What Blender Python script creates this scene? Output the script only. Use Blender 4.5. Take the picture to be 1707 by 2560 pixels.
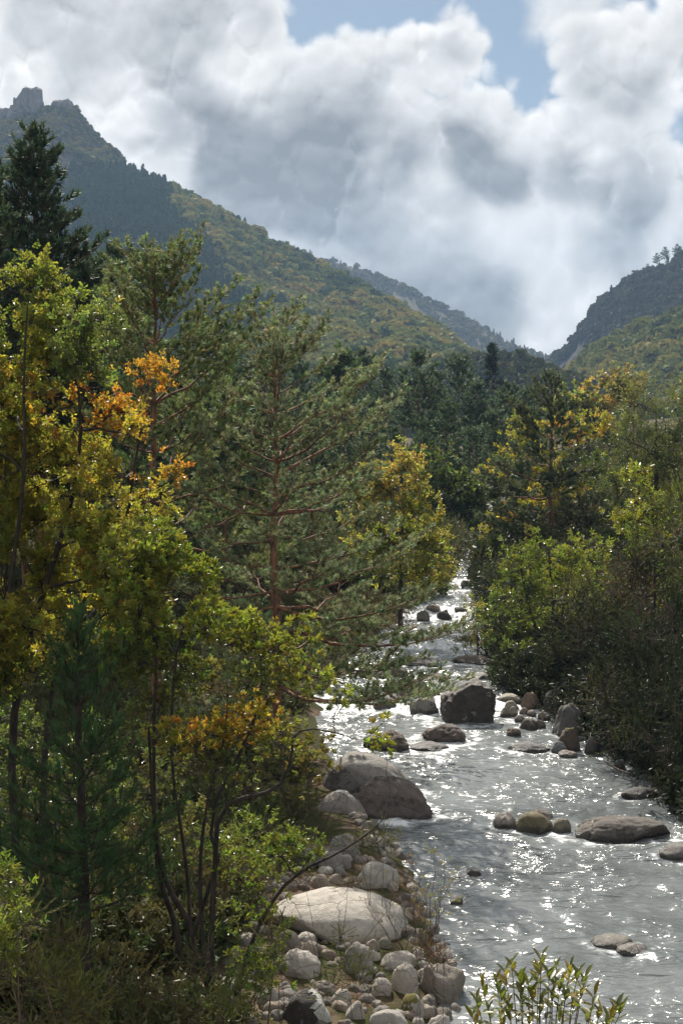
import bpy, math, random
import numpy as np
from mathutils import Vector, noise as mnoise

for _o in list(bpy.data.objects):
    bpy.data.objects.remove(_o, do_unlink=True)
SC = bpy.context.scene
COL = SC.collection

# ------------------------------------------------------------------ camera
# the viewer stands on a bridge 12 m above the stream, 50 mm lens held upright
CAM_H, LENS, HORIZON = 12.0, 50.0, 1100.0          # photograph pixels: 1707 x 2560
FPX = LENS / 36.0 * 2560
PITCH = math.atan((1280 - HORIZON) / FPX)
cam_data = bpy.data.cameras.new("camera")
cam_data.sensor_fit = 'VERTICAL'; cam_data.sensor_height = 36; cam_data.sensor_width = 24
cam_data.lens = LENS; cam_data.clip_start = 0.5; cam_data.clip_end = 12000
cam = bpy.data.objects.new("camera", cam_data); COL.objects.link(cam)
cam.location = (0, 0, CAM_H); cam.rotation_euler = (math.pi / 2 - PITCH, 0, 0)
SC.camera = cam
CP, SP = math.cos(PITCH), math.sin(PITCH)

def ray(px, py):
    a = (px - 853.5) / FPX; b = (1280 - py) / FPX
    return np.array((a, CP + b * SP, -SP + b * CP))
def at(px, py, y):
    "point on the sight line of a photograph pixel at distance y"
    r = ray(px, py); return np.array((0, 0, CAM_H)) + r * (y / r[1])
def sdir(px, py):
    r = ray(px, py); return r / np.linalg.norm(r)

# ------------------------------------------------------------------ renderer
SC.render.engine = 'CYCLES'
cy = SC.cycles
cy.use_denoising = True
cy.use_adaptive_sampling = True; cy.adaptive_threshold = 0.015
cy.max_bounces = 6; cy.diffuse_bounces = 3; cy.glossy_bounces = 2; cy.transmission_bounces = 4
cy.transparent_max_bounces = 4; cy.volume_bounces = 0
cy.sample_clamp_indirect = 4
cy.caustics_reflective = False; cy.caustics_refractive = False
vs = SC.view_settings
vs.view_transform = 'Standard'; vs.look = 'None'; vs.exposure = 0.65; vs.gamma = 1.0; vs.use_curve_mapping = False

# ------------------------------------------------------------------ node helper
class S:
    "socket with arithmetic: writes math nodes"
    T = None
    def __init__(s, sock): s.s = sock
    @staticmethod
    def put(inp, v):
        if isinstance(v, S): S.T.links.new(v.s, inp)
        else: inp.default_value = v
    @staticmethod
    def m(op, *a, clamp=False):
        n = S.T.nodes.new('ShaderNodeMath'); n.operation = op; n.use_clamp = clamp
        for i, v in enumerate(a): S.put(n.inputs[i], v)
        return S(n.outputs[0])
    def __add__(s, o): return S.m('ADD', s, o)
    __radd__ = __add__
    def __sub__(s, o): return S.m('SUBTRACT', s, o)
    def __rsub__(s, o): return S.m('SUBTRACT', o, s)
    def __mul__(s, o): return S.m('MULTIPLY', s, o)
    __rmul__ = __mul__
    def __truediv__(s, o): return S.m('DIVIDE', s, o)
    def abs(s): return S.m('ABSOLUTE', s)
    def pow(s, e): return S.m('POWER', s, e)
    def max(s, o): return S.m('MAXIMUM', s, o)
    def min(s, o): return S.m('MINIMUM', s, o)
def vmath(op, a, b=None, scale=None):
    n = S.T.nodes.new('ShaderNodeVectorMath'); n.operation = op
    S.put(n.inputs[0], a)
    if b is not None: S.put(n.inputs[1], b)
    if scale is not None: S.put(n.inputs['Scale'], scale)
    return S(n.outputs['Value'] if op in ('DISTANCE', 'DOT_PRODUCT', 'LENGTH') else n.outputs[0])
def sstep(v, lo, hi, a=0.0, b=1.0, smooth=True):
    n = S.T.nodes.new('ShaderNodeMapRange'); n.interpolation_type = 'SMOOTHSTEP' if smooth else 'LINEAR'
    for i, x in enumerate((v, lo, hi, a, b)): S.put(n.inputs[i], x)
    return S(n.outputs[0])
def nz(vec, scale, detail=3.0, rough=0.5, dist=0.0, lac=2.0, color=False):
    n = S.T.nodes.new('ShaderNodeTexNoise'); n.noise_dimensions = '3D'
    S.put(n.inputs['Vector'], vec); S.put(n.inputs['Scale'], scale); S.put(n.inputs['Detail'], detail)
    S.put(n.inputs['Roughness'], rough); S.put(n.inputs['Distortion'], dist); S.put(n.inputs['Lacunarity'], lac)
    return S(n.outputs['Color' if color else 'Fac'])
def voro(vec, scale, feature='F1', rnd=1.0, out='Distance', smooth=None):
    n = S.T.nodes.new('ShaderNodeTexVoronoi'); n.feature = feature
    S.put(n.inputs['Vector'], vec); S.put(n.inputs['Scale'], scale); S.put(n.inputs['Randomness'], rnd)
    if smooth is not None: S.put(n.inputs['Smoothness'], smooth)
    return S(n.outputs[out])
def mixc(f, a, b, blend='MIX'):
    n = S.T.nodes.new('ShaderNodeMix'); n.data_type = 'RGBA'; n.blend_type = blend
    S.put(n.inputs['Factor'], f)
    for k, v in (('A', a), ('B', b)):
        i = [q for q in n.inputs if q.name == k and q.type == 'RGBA'][0]
        S.put(i, v if isinstance(v, S) else (*v[:3], 1))
    return S([q for q in n.outputs if q.type == 'RGBA'][0])

# ------------------------------------------------------------------ sun and sky
SUN_AZ, SUN_EL = math.radians(-12), math.radians(43)      # azimuth from +Y (straight ahead), left is negative
SUN_DIR = Vector((math.sin(SUN_AZ) * math.cos(SUN_EL), math.cos(SUN_AZ) * math.cos(SUN_EL), math.sin(SUN_EL)))
sun_data = bpy.data.lights.new("sun", 'SUN')
sun_data.energy = 5.0; sun_data.angle = math.radians(0.6); sun_data.color = (1.0, 0.93, 0.82)
sun = bpy.data.objects.new("sun", sun_data); COL.objects.link(sun)
sun.rotation_euler = (-SUN_DIR).to_track_quat('-Z', 'Y').to_euler()
sun.location = (0, 0, 900)

world = bpy.data.worlds.new("World"); SC.world = world; world.use_nodes = True
wt = world.node_tree; wt.nodes.clear(); S.T = wt
sky = wt.nodes.new('ShaderNodeTexSky'); sky.sky_type = 'NISHITA'; sky.sun_disc = False
sky.sun_elevation = SUN_EL; sky.sun_rotation = SUN_AZ
sky.air_density = 1.0; sky.dust_density = 0.4; sky.ozone_density = 1.5
tc = wt.nodes.new('ShaderNodeTexCoord')
D0 = vmath('NORMALIZE', S(tc.outputs['Generated']))

# where the deck opens to blue, and the cumulus heaps (photograph pixel, radius in pixels)
GAPS = [(770, 60, 105), (890, 10, 130), (1060, -20, 130), (1090, 195, 85), (1165, 225, 92), (1230, 20, 120), (1325, 210, 122),
        (1250, 130, 95), (1400, 290, 80), (1640, 25, 85), (1690, 310, 75), (1010, 60, 50)]
HEAPS = [(690, 330, 190), (900, 200, 115), (980, 170, 70), (870, 420, 215), (580, 250, 110), (430, 180, 120), (150, 40, 190), (420, 20, 170), (1230, 390, 130),
         (1130, 330, 75), (1330, 330, 80), (1440, 420, 120), (1560, 470, 130), (1110, 95, 60), (1055, 105, 52), (1170, 115, 45), (690, 480, 150), (840, 560, 150), (560, 450, 140), (760, 260, 100), (580, 60, 120), (50, 200, 62), (180, 215, 75),
         (290, 290, 85), (390, 350, 70), (1560, 190, 120), (1650, 110, 90), (1480, 110, 60), (640, 600, 210), (1000, 640, 200), (1180, 780, 170), (1500, 660, 120)]
GREY = [(120, 60, 260, .45), (420, 110, 160, .40), (520, 330, 150, .50), (650, 420, 200, .50), (800, 450, 180, .45), (860, 330, 120, .45), (720, 560, 200, .35), (930, 220, 80, .35),
        (1060, 390, 90, .40), (1160, 360, 80, .50), (1200, 460, 110, .55), (1330, 455, 110, .60), (1440, 440, 80, .40), (1130, 130, 70, .35), (1420, 230, 90, .40), (1600, 260, 120, .35),
        (1600, 520, 140, .45), (1150, 680, 220, .30), (1180, 800, 180, .50), (960, 640, 160, .30), (600, 190, 90, -.5), (900, 120, 80, -.3), (1000, 250, 60, -.4), (1250, 270, 120, -.4),
        (1330, 380, 90, -.35), (930, 430, 60, -.3), (1100, 560, 150, -.35), (1350, 570, 120, -.3), (300, 270, 120, -.5), (80, 190, 70, -.4), (1600, 120, 110, -.4), (1500, 370, 80, -.3),
        (1490, 720, 60, -.4), (430, 440, 60, -.3)]
def heaped(vec):
    "rounded puffs in three sizes, like the heads of a cauliflower"
    w = vmath('SUBTRACT', nz(vec, 7.0, 2, .5, color=True), (.5, .5, .5))
    v = vmath('ADD', vec, vmath('SCALE', w, scale=0.040))
    v2 = vmath('ADD', v, vmath('SCALE', vmath('SUBTRACT', nz(vec, 34.0, 4, .62, color=True), (.5, .5, .5)), scale=0.017))
    h = None
    for sc, k in ((13.0, .42), (31.0, .30), (72.0, .16)):
        d = voro(v2, sc)
        dome = S.m('SQRT', (1.0 - d * d * 1.15).max(0.0)) * k
        h = dome if h is None else h + dome
    return h - .66, v
lumpA, V1 = heaped(D0)
stepv = vmath('SCALE', vmath('SUBTRACT', vmath('NORMALIZE', vmath('ADD', D0, tuple(x * .5 for x in SUN_DIR))), D0), scale=0.035)
lumpB, _v = heaped(vmath('ADD', D0, stepv))
V0 = vmath('ADD', D0, vmath('SCALE', vmath('SUBTRACT', V1, D0), scale=.55))
dist = lambda px, py: vmath('DISTANCE', V0, tuple(sdir(px, py))) * FPX
wide = nz(V1, 4.5, 3.0, .5)
sd = (wide - .60) * 1100
for (px, py, r) in HEAPS:
    sd = S.m('SMOOTH_MAX', sd, r - dist(px, py), 90.0)
gap = None
for (px, py, r) in GAPS:
    g = r - dist(px, py)
    gap = g if gap is None else gap.max(g)
A = (sd + lumpA * 230).min(58.0 - gap * .9 + lumpA * 150)
grey = (wide - .5) * 1.2 + (nz(V0, 13, 4, .55) - .5) * 1.5 + .10
for (px, py, r, k) in GREY:
    grey = grey + sstep(dist(px, py), 0.0, r * 1.5, k, 0.0)
el = S.T.nodes.new('ShaderNodeSeparateXYZ'); S.put(el.inputs[0], D0)
soft = sstep(S(el.outputs['Z']), .10, .19, 110.0, 0.0)          # far clouds low in the sky have no crisp edge
cover = sstep(A, -14 - soft, 20 + soft)
inside = sstep(A, -5, 70)
relief = sstep(lumpA - lumpB, -.16, .16, -1.0, 1.0, smooth=False)
shade = sstep(grey, -.10, .80, 0, 1, smooth=False) * inside
lum = 8.6 - shade * 5.5 + relief * sstep(shade, 0, 1, 2.6, 1.25) + (1.0 - inside) * .8
lum = lum.max(2.6).min(11.2) * 1.33
tint = mixc(shade, (1.0, .985, .965), (.94, .965, 1.0))
ccol = vmath('SCALE', tint, scale=lum)
veil = nz(V1, 9.0, 5, .6)                                   # softer, higher layer behind the heaps
vlum = sstep(veil, .33, .68, 5.2, 8.8) * 1.33
vcol = vmath('SCALE', mixc(veil, (.95, .97, 1.0), (1.0, .99, .97)), scale=vlum)
vcov = sstep(gap * -1 + (veil - .5) * 260, -40, 60)
blue = vmath('ADD', vmath('SCALE', S(sky.outputs[0]), scale=.78), (1.1, 1.2, 1.1))
def mix2(f, a, b):
    m = mixc(f, a, (1, 1, 1)); S.put([q for q in m.s.node.inputs if q.name == 'B' and q.type == 'RGBA'][0], b); return m
back = mix2(vcov, blue, vcol)
mixn = mix2(cover, back, ccol)
bg = wt.nodes.new('ShaderNodeBackground'); bg.inputs['Strength'].default_value = 0.05
wt.links.new(mixn.s, bg.inputs['Color'])
wo = wt.nodes.new('ShaderNodeOutputWorld'); wt.links.new(bg.outputs[0], wo.inputs['Surface'])
world.cycles.sampling_method = 'MANUAL'; world.cycles.sample_map_resolution = 256

# ================================================================== helpers
RNG = np.random.default_rng(7)
def smooth01(t): t = np.clip(t, 0, 1); return t * t * (3 - 2 * t)
def _hash(ix, iy, iz, seed):
    h = (ix * 374761393 + iy * 668265263 + iz * 2147483647 + seed * 974634777) & 0xFFFFFFFF
    h = ((h ^ (h >> 13)) * 1274126177) & 0xFFFFFFFF
    h = ((h ^ (h >> 16)) * 2246822519) & 0xFFFFFFFF
    return ((h ^ (h >> 15)) & 0xFFFFFF) / float(0xFFFFFF) * 2 - 1
def vnoise(P, seed=0):
    P = np.asarray(P, float); i = np.floor(P).astype(np.int64); f = P - i
    u = f * f * f * (f * (f * 6 - 15) + 10); out = 0
    for dx in (0, 1):
        for dy in (0, 1):
            for dz in (0, 1):
                w = (u[:, 0] if dx else 1 - u[:, 0]) * (u[:, 1] if dy else 1 - u[:, 1]) * (u[:, 2] if dz else 1 - u[:, 2])
                out = out + w * _hash(i[:, 0] + dx, i[:, 1] + dy, i[:, 2] + dz, seed)
    return out
def fbm(P, oct=4, seed=0, gain=.5, lac=2.03):
    P = np.asarray(P, float); a, s, out = 1.0, 0.0, 0
    for k in range(oct):
        out = out + a * vnoise(P, seed + k * 17); s += a; a *= gain; P = P * lac + 13.7
    return out / s
def unit(v): v = np.asarray(v, float); return v / np.maximum(np.linalg.norm(v, axis=-1, keepdims=True), 1e-9)

class Geo:
    def __init__(s): s.V, s.F, s.C, s.n = [], [], [], 0
    def add(s, V, F, C=None):
        V = np.asarray(V, float).reshape(-1, 3)
        s.V.append(V)
        for f in (F if isinstance(F, list) else [F]): s.F.append(np.asarray(f, np.int64) + s.n)
        s.C.append(np.broadcast_to(np.asarray((1, 1, 1) if C is None else C, float), (len(V), 3)))
        s.n += len(V)
    def mesh(s, name, smooth=False, origin=None, colors=False):
        V = np.concatenate(s.V)
        if origin is not None: V = V - np.asarray(origin)
        me = bpy.data.meshes.new(name)
        me.vertices.add(len(V)); me.vertices.foreach_set('co', V.astype(np.float32).ravel())
        loops = np.concatenate([f.ravel() for f in s.F]).astype(np.int32)
        cnt = np.concatenate([np.full(len(f), f.shape[1]) for f in s.F])
        me.loops.add(len(loops)); me.loops.foreach_set('vertex_index', loops)
        me.polygons.add(len(cnt)); me.polygons.foreach_set('loop_start', (np.cumsum(cnt) - cnt).astype(np.int32))
        me.polygons.foreach_set('use_smooth', np.full(len(cnt), smooth))
        if colors:
            at_ = me.attributes.new('Col', 'FLOAT_COLOR', 'POINT')
            C = np.concatenate([np.concatenate(s.C), np.ones((len(V), 1))], 1)
            at_.data.foreach_set('color', C.astype(np.float32).ravel())
        me.update(calc_edges=True)
        return me
def obj(name, data, mat=None, parent=None, loc=None):
    o = bpy.data.objects.new(name, data); COL.objects.link(o)
    if mat is not None and data is not None and not data.materials: data.materials.append(mat)
    if parent is not None: o.parent = parent
    if loc is not None: o.location = tuple(float(q) for q in loc)
    return o
def tag(o, label=None, cat=None, group=None, kind=None):
    if label: o['label'] = label
    if cat: o['category'] = cat
    if group: o['group'] = group
    if kind: o['kind'] = kind
    return o
def thing(name, loc, label, cat, group=None):
    return tag(obj(name, None, loc=loc), label, cat, group)
def copy_tree(o, parent=None):
    c = o.copy(); COL.objects.link(c); c.parent = parent
    for ch in [q for q in bpy.data.objects if q.parent == o]: copy_tree(ch, c)
    return c

def frames(d, rng):
    d = unit(d); n = len(d)
    r = unit(rng.normal(size=(n, 3)))
    x = unit(np.cross(r, d)); y = np.cross(d, x)
    return x, y, d
def inst(T, F, P, d, s, rng, up=None):
    "copies of template (axis +Z) at points P along directions d"
    if up is None: X, Y, Z = frames(d, rng)
    else:
        Z = unit(d); X = unit(np.cross(np.broadcast_to(up, Z.shape), Z) + 1e-5); Y = np.cross(Z, X)
    s = np.asarray(s).reshape(-1, 1, 1); T = np.asarray(T)
    V = P[:, None, :] + s * (T[None, :, 0:1] * X[:, None] + T[None, :, 1:2] * Y[:, None] + T[None, :, 2:3] * Z[:, None])
    k = len(T); Fa = (np.arange(len(P))[:, None, None] * k + np.asarray(F)[None]).reshape(-1, np.asarray(F).shape[1])
    return V.reshape(-1, 3), Fa
def tube(path, r, sides=6, cap=True):
    path = np.asarray(path, float); n = len(path); r = np.broadcast_to(np.asarray(r, float), (n,))
    t = unit(np.gradient(path, axis=0))
    x = np.cross(t[0], (0.3, 0.9, 0.1)); x /= np.linalg.norm(x)
    X = [x]
    for i in range(1, n):
        x = X[-1] - t[i] * np.dot(X[-1], t[i]); X.append(x / max(np.linalg.norm(x), 1e-6))
    X = np.array(X); Y = np.cross(t, X)
    a = np.arange(sides) / sides * 2 * math.pi
    V = path[:, None] + r[:, None, None] * (np.cos(a)[None, :, None] * X[:, None] + np.sin(a)[None, :, None] * Y[:, None])
    i = np.arange(n - 1)[:, None]; j = np.arange(sides)[None]
    q = np.stack([i * sides + j, i * sides + (j + 1) % sides, (i + 1) * sides + (j + 1) % sides, (i + 1) * sides + j], -1).reshape(-1, 4)
    return V.reshape(-1, 3), q
def spikes(A, B, ra, rb, rng):
    A, B = np.atleast_2d(A), np.atleast_2d(B); n = len(A)
    X, Y, Z = frames(B - A, rng); a = np.arange(3) / 3 * 2 * math.pi
    ring = np.cos(a)[None, :, None] * X[:, None] + np.sin(a)[None, :, None] * Y[:, None]
    ra = np.broadcast_to(ra, (n,))[:, None, None]; rb = np.broadcast_to(rb, (n,))[:, None, None]
    V = np.concatenate([A[:, None] + ring * ra, B[:, None] + ring * rb], 1).reshape(-1, 3)
    q = np.array([[0, 1, 4, 3], [1, 2, 5, 4], [2, 0, 3, 5]])
    return V, (np.arange(n)[:, None, None] * 6 + q[None]).reshape(-1, 4)
def bend(p0, p1, rng, amt=.12, n=7, lift=0.0):
    p0, p1 = np.asarray(p0, float), np.asarray(p1, float); L = np.linalg.norm(p1 - p0)
    t = np.linspace(0, 1, n)[:, None]
    c = (p0 + p1) / 2 + rng.normal(size=3) * L * amt + np.array((0, 0, lift * L))
    p = (1 - t) ** 2 * p0 + 2 * t * (1 - t) * c + t * t * p1
    p[1:-1] += rng.normal(size=(n - 2, 3)) * L * amt * .16
    return p
def spline(pts, n):
    "Catmull-Rom through the points"
    p = np.asarray(pts, float); p = np.vstack([2 * p[0] - p[1], p, 2 * p[-1] - p[-2]])
    m = len(p) - 3; u = np.linspace(0, m - 1e-6, n); i = u.astype(int); t = (u - i)[:, None]
    a, b, c, d = p[i], p[i + 1], p[i + 2], p[i + 3]
    return .5 * (2 * b + (c - a) * t + (2 * a - 5 * b + 4 * c - d) * t ** 2 + (3 * b - a - 3 * c + d) * t ** 3)

# ================================================================== materials
def material(name):
    m = bpy.data.materials.new(name); m.use_nodes = True
    t = m.node_tree; S.T = t
    p = t.nodes['Principled BSDF']; o = t.nodes['Material Output']
    return m, t, p, o
def attr(name, kind='GEOMETRY', out='Color'):
    n = S.T.nodes.new('ShaderNodeAttribute'); n.attribute_name = name; n.attribute_type = kind
    return S(n.outputs[out])
def coord(kind='Object'):
    return S(S.T.nodes.new('ShaderNodeTexCoord').outputs[kind])
def pos(): return S(S.T.nodes.new('ShaderNodeNewGeometry').outputs['Position'])
def bump(h, strength=.4, dist=.02):
    n = S.T.nodes.new('ShaderNodeBump'); S.put(n.inputs['Height'], h); n.inputs['Strength'].default_value = strength
    n.inputs['Distance'].default_value = dist; return S(n.outputs[0])

def leaf_material(name, rough=.42, trans=.5, spec=.5, tint_kind='GEOMETRY'):
    m, t, p, o = material(name)
    c = attr('Col', tint_kind)
    n = nz(pos(), 3.0, 2, .5)
    c = mixc(sstep(n, .3, .7, 0, .35), c, (.03, .035, .008))
    S.put(p.inputs['Base Color'], c); p.inputs['Roughness'].default_value = rough
    p.inputs['Specular IOR Level'].default_value = spec
    tr = t.nodes.new('ShaderNodeBsdfTranslucent')
    S.put(tr.inputs['Color'], vmath('MULTIPLY', c, (2.0, 2.0, 1.2)) if trans > .3 else vmath('SCALE', c, scale=1.5))
    mx = t.nodes.new('ShaderNodeMixShader'); mx.inputs[0].default_value = trans
    t.links.new(p.outputs[0], mx.inputs[1]); t.links.new(tr.outputs[0], mx.inputs[2]); t.links.new(mx.outputs[0], o.inputs['Surface'])
    return m
M_LEAF = leaf_material('leaf')
M_GLOSS = leaf_material('evergreen_leaf', rough=.34, trans=.42, spec=.5)
M_NEEDLE = leaf_material('needle', rough=.55, trans=.30, spec=.12)
M_HEATH = leaf_material('heath_spray', rough=.7, trans=.2, spec=.2)
def bark_material(name, a, b, scale=7):
    m, t, p, o = material(name)
    v = vmath('MULTIPLY', coord('Object'), (1, 1, .3))
    n = nz(v, scale, 5, .65)
    S.put(p.inputs['Base Color'], mixc(sstep(n, .35, .68), a, b)); p.inputs['Roughness'].default_value = .85
    S.put(p.inputs['Normal'], bump(n, .8, .03)); return m
M_PINE = bark_material('pine_bark', (.065, .034, .020), (.30, .14, .070))
M_DARK = bark_material('dark_bark', (.012, .009, .007), (.055, .038, .028), 10)
M_TWIG = bark_material('twig_bark', (.045, .030, .022), (.16, .11, .085), 9)

def rock_material(name, wetness):
    m, t, p, o = material(name)
    oi = t.nodes.new('ShaderNodeObjectInfo'); base = S(oi.outputs['Color']); stain = S(oi.outputs['Alpha']); rnd = S(oi.outputs['Random'])
    oc = coord('Object'); g = vmath('ADD', oc, vmath('SCALE', (1, 1.7, .6), scale=rnd * 40))
    big = nz(g, 1.1, 5, .62); mid = nz(g, 4.5, 5, .65); fine = nz(g, 38, 3, .7)
    c = vmath('SCALE', base, scale=sstep(mid, .25, .75, .72, 1.22, smooth=False))
    c = mixc(sstep(fine, .56, .70, 0, .45), c, (.07, .065, .06))
    c = mixc(sstep(fine, .30, .42, .30, 0), c, (.62, .58, .53))
    dark = sstep(big + (mid - .5) * .7, sstep(stain, 0, 1, .80, .30, smooth=False), sstep(stain, 0, 1, .92, .46, smooth=False))
    c = mixc(dark * .82, c, (.040, .032, .026))
    lich = sstep(nz(g, 2.6, 6, .7, .4), .62, .68) * .55
    c = mixc(lich, c, (.36, .37, .32))
    c = mixc(sstep(nz(g, 1.7, 5, .65), .56, .70) * .45, c, (.13, .095, .06))
    z = S.T.nodes.new('ShaderNodeSeparateXYZ'); S.put(z.inputs[0], oc)
    wet = sstep(S(z.outputs['Z']) + (mid - .5) * .35, .05, .22, .88, 0)           # water-line
    c = mixc(wet * wetness, c, (.030, .026, .018))
    S.put(p.inputs['Base Color'], c)
    S.put(p.inputs['Roughness'], .82 - wet * wetness * .5)
    crack = voro(vmath('ADD', g, vmath('SCALE', nz(g, 2, 3, .5, color=True), scale=.5)), .8, 'DISTANCE_TO_EDGE')
    h = mid * .6 + fine * .25 + sstep(crack, 0, .02, -.25, 0)
    S.put(p.inputs['Normal'], bump(h, 1.0, .11)); return m
M_ROCK = rock_material('granite', 0.0)
M_ROCK_WET = rock_material('wet_granite', 1.0)

# (materials continue)
def ground_material():
    m, t, p, o = material('bank_ground')
    g = pos(); n1 = nz(g, .5, 5, .6); n2 = nz(g, 3.5, 5, .65); n3 = nz(g, 22, 3, .7)
    c = mixc(sstep(n2, .38, .62), (.07, .045, .026), (.21, .155, .11))
    c = mixc(sstep(n1 + (n2 - .5) * .5, .42, .55), c, (.045, .050, .016))
    c = mixc(sstep(n3, .52, .66, 0, .6), c, (.05, .034, .022))
    p.inputs['Specular IOR Level'].default_value = .1
    S.put(p.inputs['Base Color'], c); p.inputs['Roughness'].default_value = .95
    S.put(p.inputs['Normal'], bump(n2 * .5 + n3 * .4, .9, .12)); return m
M_GROUND = ground_material()
def hill_material(name, soil, green, rock, rock_amt):
    m, t, p, o = material(name)
    g = pos(); n1 = nz(g, .012, 5, .6); n2 = nz(g, .06, 5, .65); n3 = nz(g, .25, 4, .65)
    c = mixc(sstep(n2, .4, .62), green, soil)
    geo = S.T.nodes.new('ShaderNodeNewGeometry')
    z = S.T.nodes.new('ShaderNodeSeparateXYZ'); S.put(z.inputs[0], S(geo.outputs['Normal']))
    steep = sstep(S(z.outputs['Z']) + (n2 - .5) * .5 + (n1 - .5) * .6, rock_amt, rock_amt + .16, 1, 0)
    p.inputs['Specular IOR Level'].default_value = .05
    c = mixc(steep, c, mixc(sstep(n3, .35, .65), rock, tuple(q * .45 for q in rock)))
    S.put(p.inputs['Base Color'], c); p.inputs['Roughness'].default_value = .95
    S.put(p.inputs['Normal'], bump(n2 * .4 + n3, .9, 2.0)); return m
def water_material():
    m, t, p, o = material('stream_water')
    g = vmath('MULTIPLY', pos(), (.55, 1.25, 1.0))
    warp = vmath('SCALE', vmath('SUBTRACT', nz(g, .35, 3, .5, color=True), (.5, .5, .5)), scale=1.4)
    g = vmath('ADD', g, warp)
    w1 = nz(g, 2.1, 1.6, .5, .9); w2 = nz(g, 5.2, 2, .5, .8); w3 = nz(g, 17, 2, .5)
    h = (w1 * .66 + w2 * .20 + w3 * .03) * sstep(nz(pos(), .30, 3, .55, .6), .35, .65, .45, 1.5)
    foam_a = attr('foam', 'GEOMETRY', 'Fac')
    fn = nz(vmath('MULTIPLY', g, (1.0, .55, 1)), 3.4, 6, .72, .6)
    foam = sstep(fn + foam_a * .34, .62, .90)
    tint = nz(g, .22, 3, .5)
    c = mixc(sstep(tint, .35, .65), (.105, .118, .120), (.178, .193, .195))
    c = mixc(foam, c, (.72, .74, .75))
    S.put(p.inputs['Base Color'], c); S.put(p.inputs['Roughness'], sstep(foam, 0, 1, .19, .6))
    p.inputs['IOR'].default_value = 1.5; p.inputs['Specular IOR Level'].default_value = .5
    S.put(p.inputs['Normal'], bump(h, 1.0, .25)); return m
M_WATER = water_material()

# ================================================================== the valley floor and the stream
def wz(y):
    "water level: the stream drops towards the viewer in a few small cascades"
    y = np.asarray(y, float)
    return (.006 * np.clip(y - 20, 0, 400) + .30 * smooth01((y - 60) / 4) + .35 * smooth01((y - 76) / 3)
            + .45 * smooth01((y - 86) / 4) + .5 * smooth01((y - 97) / 5) + .035 * np.clip(y - 105, 0, 150))
def on_water(px, py, lift=0.0):
    r = ray(px, py); y = 40.0
    for _ in range(40):
        z = float(wz(y)) + lift
        y = .5 * y + .5 * max(4.0, r[1] * (z - CAM_H) / min(r[2], -1e-3))
    return at(px, py, y)
EDGE = [(2700, 1065, 2050), (2560, 1095, 1980), (2400, 1115, 1920), (2200, 1045, 1850), (2100, 985, 1800), (2040, 930, 1735), (1960, 890, 1660),
        (1890, 825, 1560), (1830, 800, 1450), (1780, 795, 1390), (1740, 800, 1290), (1690, 845, 1258), (1640, 880, 1245), (1560, 985, 1232),
        (1510, 1050, 1215), (1470, 1105, 1205), (1445, 1135, 1192)]
_l = np.array([on_water(l, py) for py, l, r in EDGE]); _r = np.array([on_water(r, py) for py, l, r in EDGE])
def XL(y): return np.interp(y, np.r_[-80, _l[:, 1], 200, 400, 4000], np.r_[4.0, _l[:, 0], 22, 40, 300])
def XR(y): return np.interp(y, np.r_[-80, _r[:, 1], 200, 400, 4000], np.r_[14.0, _r[:, 0], 27, 46, 320])
def ground_z(x, y):
    x, y = np.asarray(x, float), np.asarray(y, float)
    tl, tr = XL(y) - x, x - XR(y)
    ins = np.minimum(-tl, -tr)
    L = np.clip(tl, 0, None); R = np.clip(tr, 0, None)
    zl = .22 * smooth01(L / .8) + .075 * np.minimum(L, 9) + .16 * np.clip(L - 9, 0, 30) + .09 * np.clip(L - 39, 0, 200)
    zr = .45 * smooth01(R / 1.2) + .28 * np.minimum(R, 14) + .14 * np.clip(R - 14, 0, 30) + .09 * np.clip(R - 44, 0, 200)
    z = wz(np.clip(y, 0, None)) + np.where(ins > 0, -.55 * smooth01(ins / 1.2) - .05, np.where(tl > 0, zl, zr))
    z = np.where(ins > 0, z, z + .10 * fbm(np.stack([x * .9, y * .9, x * 0], -1).reshape(-1, 3), 3, 5).reshape(np.shape(z)) * smooth01(-ins / 1.0)
                 + .5 * fbm(np.stack([x * .11, y * .11, x * 0 + 3], -1).reshape(-1, 3), 2, 6).reshape(np.shape(z)) * smooth01(-ins / 12.0))
    return z
def gz(x, y): return float(ground_z(np.array([x]), np.array([y]))[0])
def on_ground(px, py):
    r = ray(px, py); y = 40.0
    for _ in range(14):
        p = at(px, py, y); z = gz(p[0], p[1])
        y = .4 * y + .6 * min(max(4.0, r[1] * (z - CAM_H) / min(r[2], -1e-3)), 400)
    return at(px, py, y)
def grid(xs, ys, fz):
    X, Y = np.meshgrid(xs, ys); Z = fz(X.ravel(), Y.ravel())
    V = np.stack([X.ravel(), Y.ravel(), Z], -1); n, k = len(ys), len(xs)
    i = np.arange(n - 1)[:, None]; j = np.arange(k - 1)[None]
    return V, np.stack([i * k + j, i * k + j + 1, (i + 1) * k + j + 1, (i + 1) * k + j], -1).reshape(-1, 4)
ys = np.r_[np.linspace(-70, 14, 20), 14 + np.cumsum(.28 + .006 * np.arange(330)), 490, 560, 650, 800, 1000, 1300, 1700, 2300, 3200]
ys = np.unique(ys)
xs = np.r_[-1600, -1100, -700, -450, -300, -200, -140, np.linspace(-100, -24, 40), np.linspace(-23, 24, 150), np.linspace(25, 100, 40), 140, 200, 300, 450, 700, 1100, 1600]
V, F = grid(xs, ys, ground_z)
g = Geo(); g.add(V, F)
tag(obj('ground', g.mesh('ground', True), M_GROUND), 'sandy and mossy valley ground sloping to the stream', kind='structure')

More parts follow.
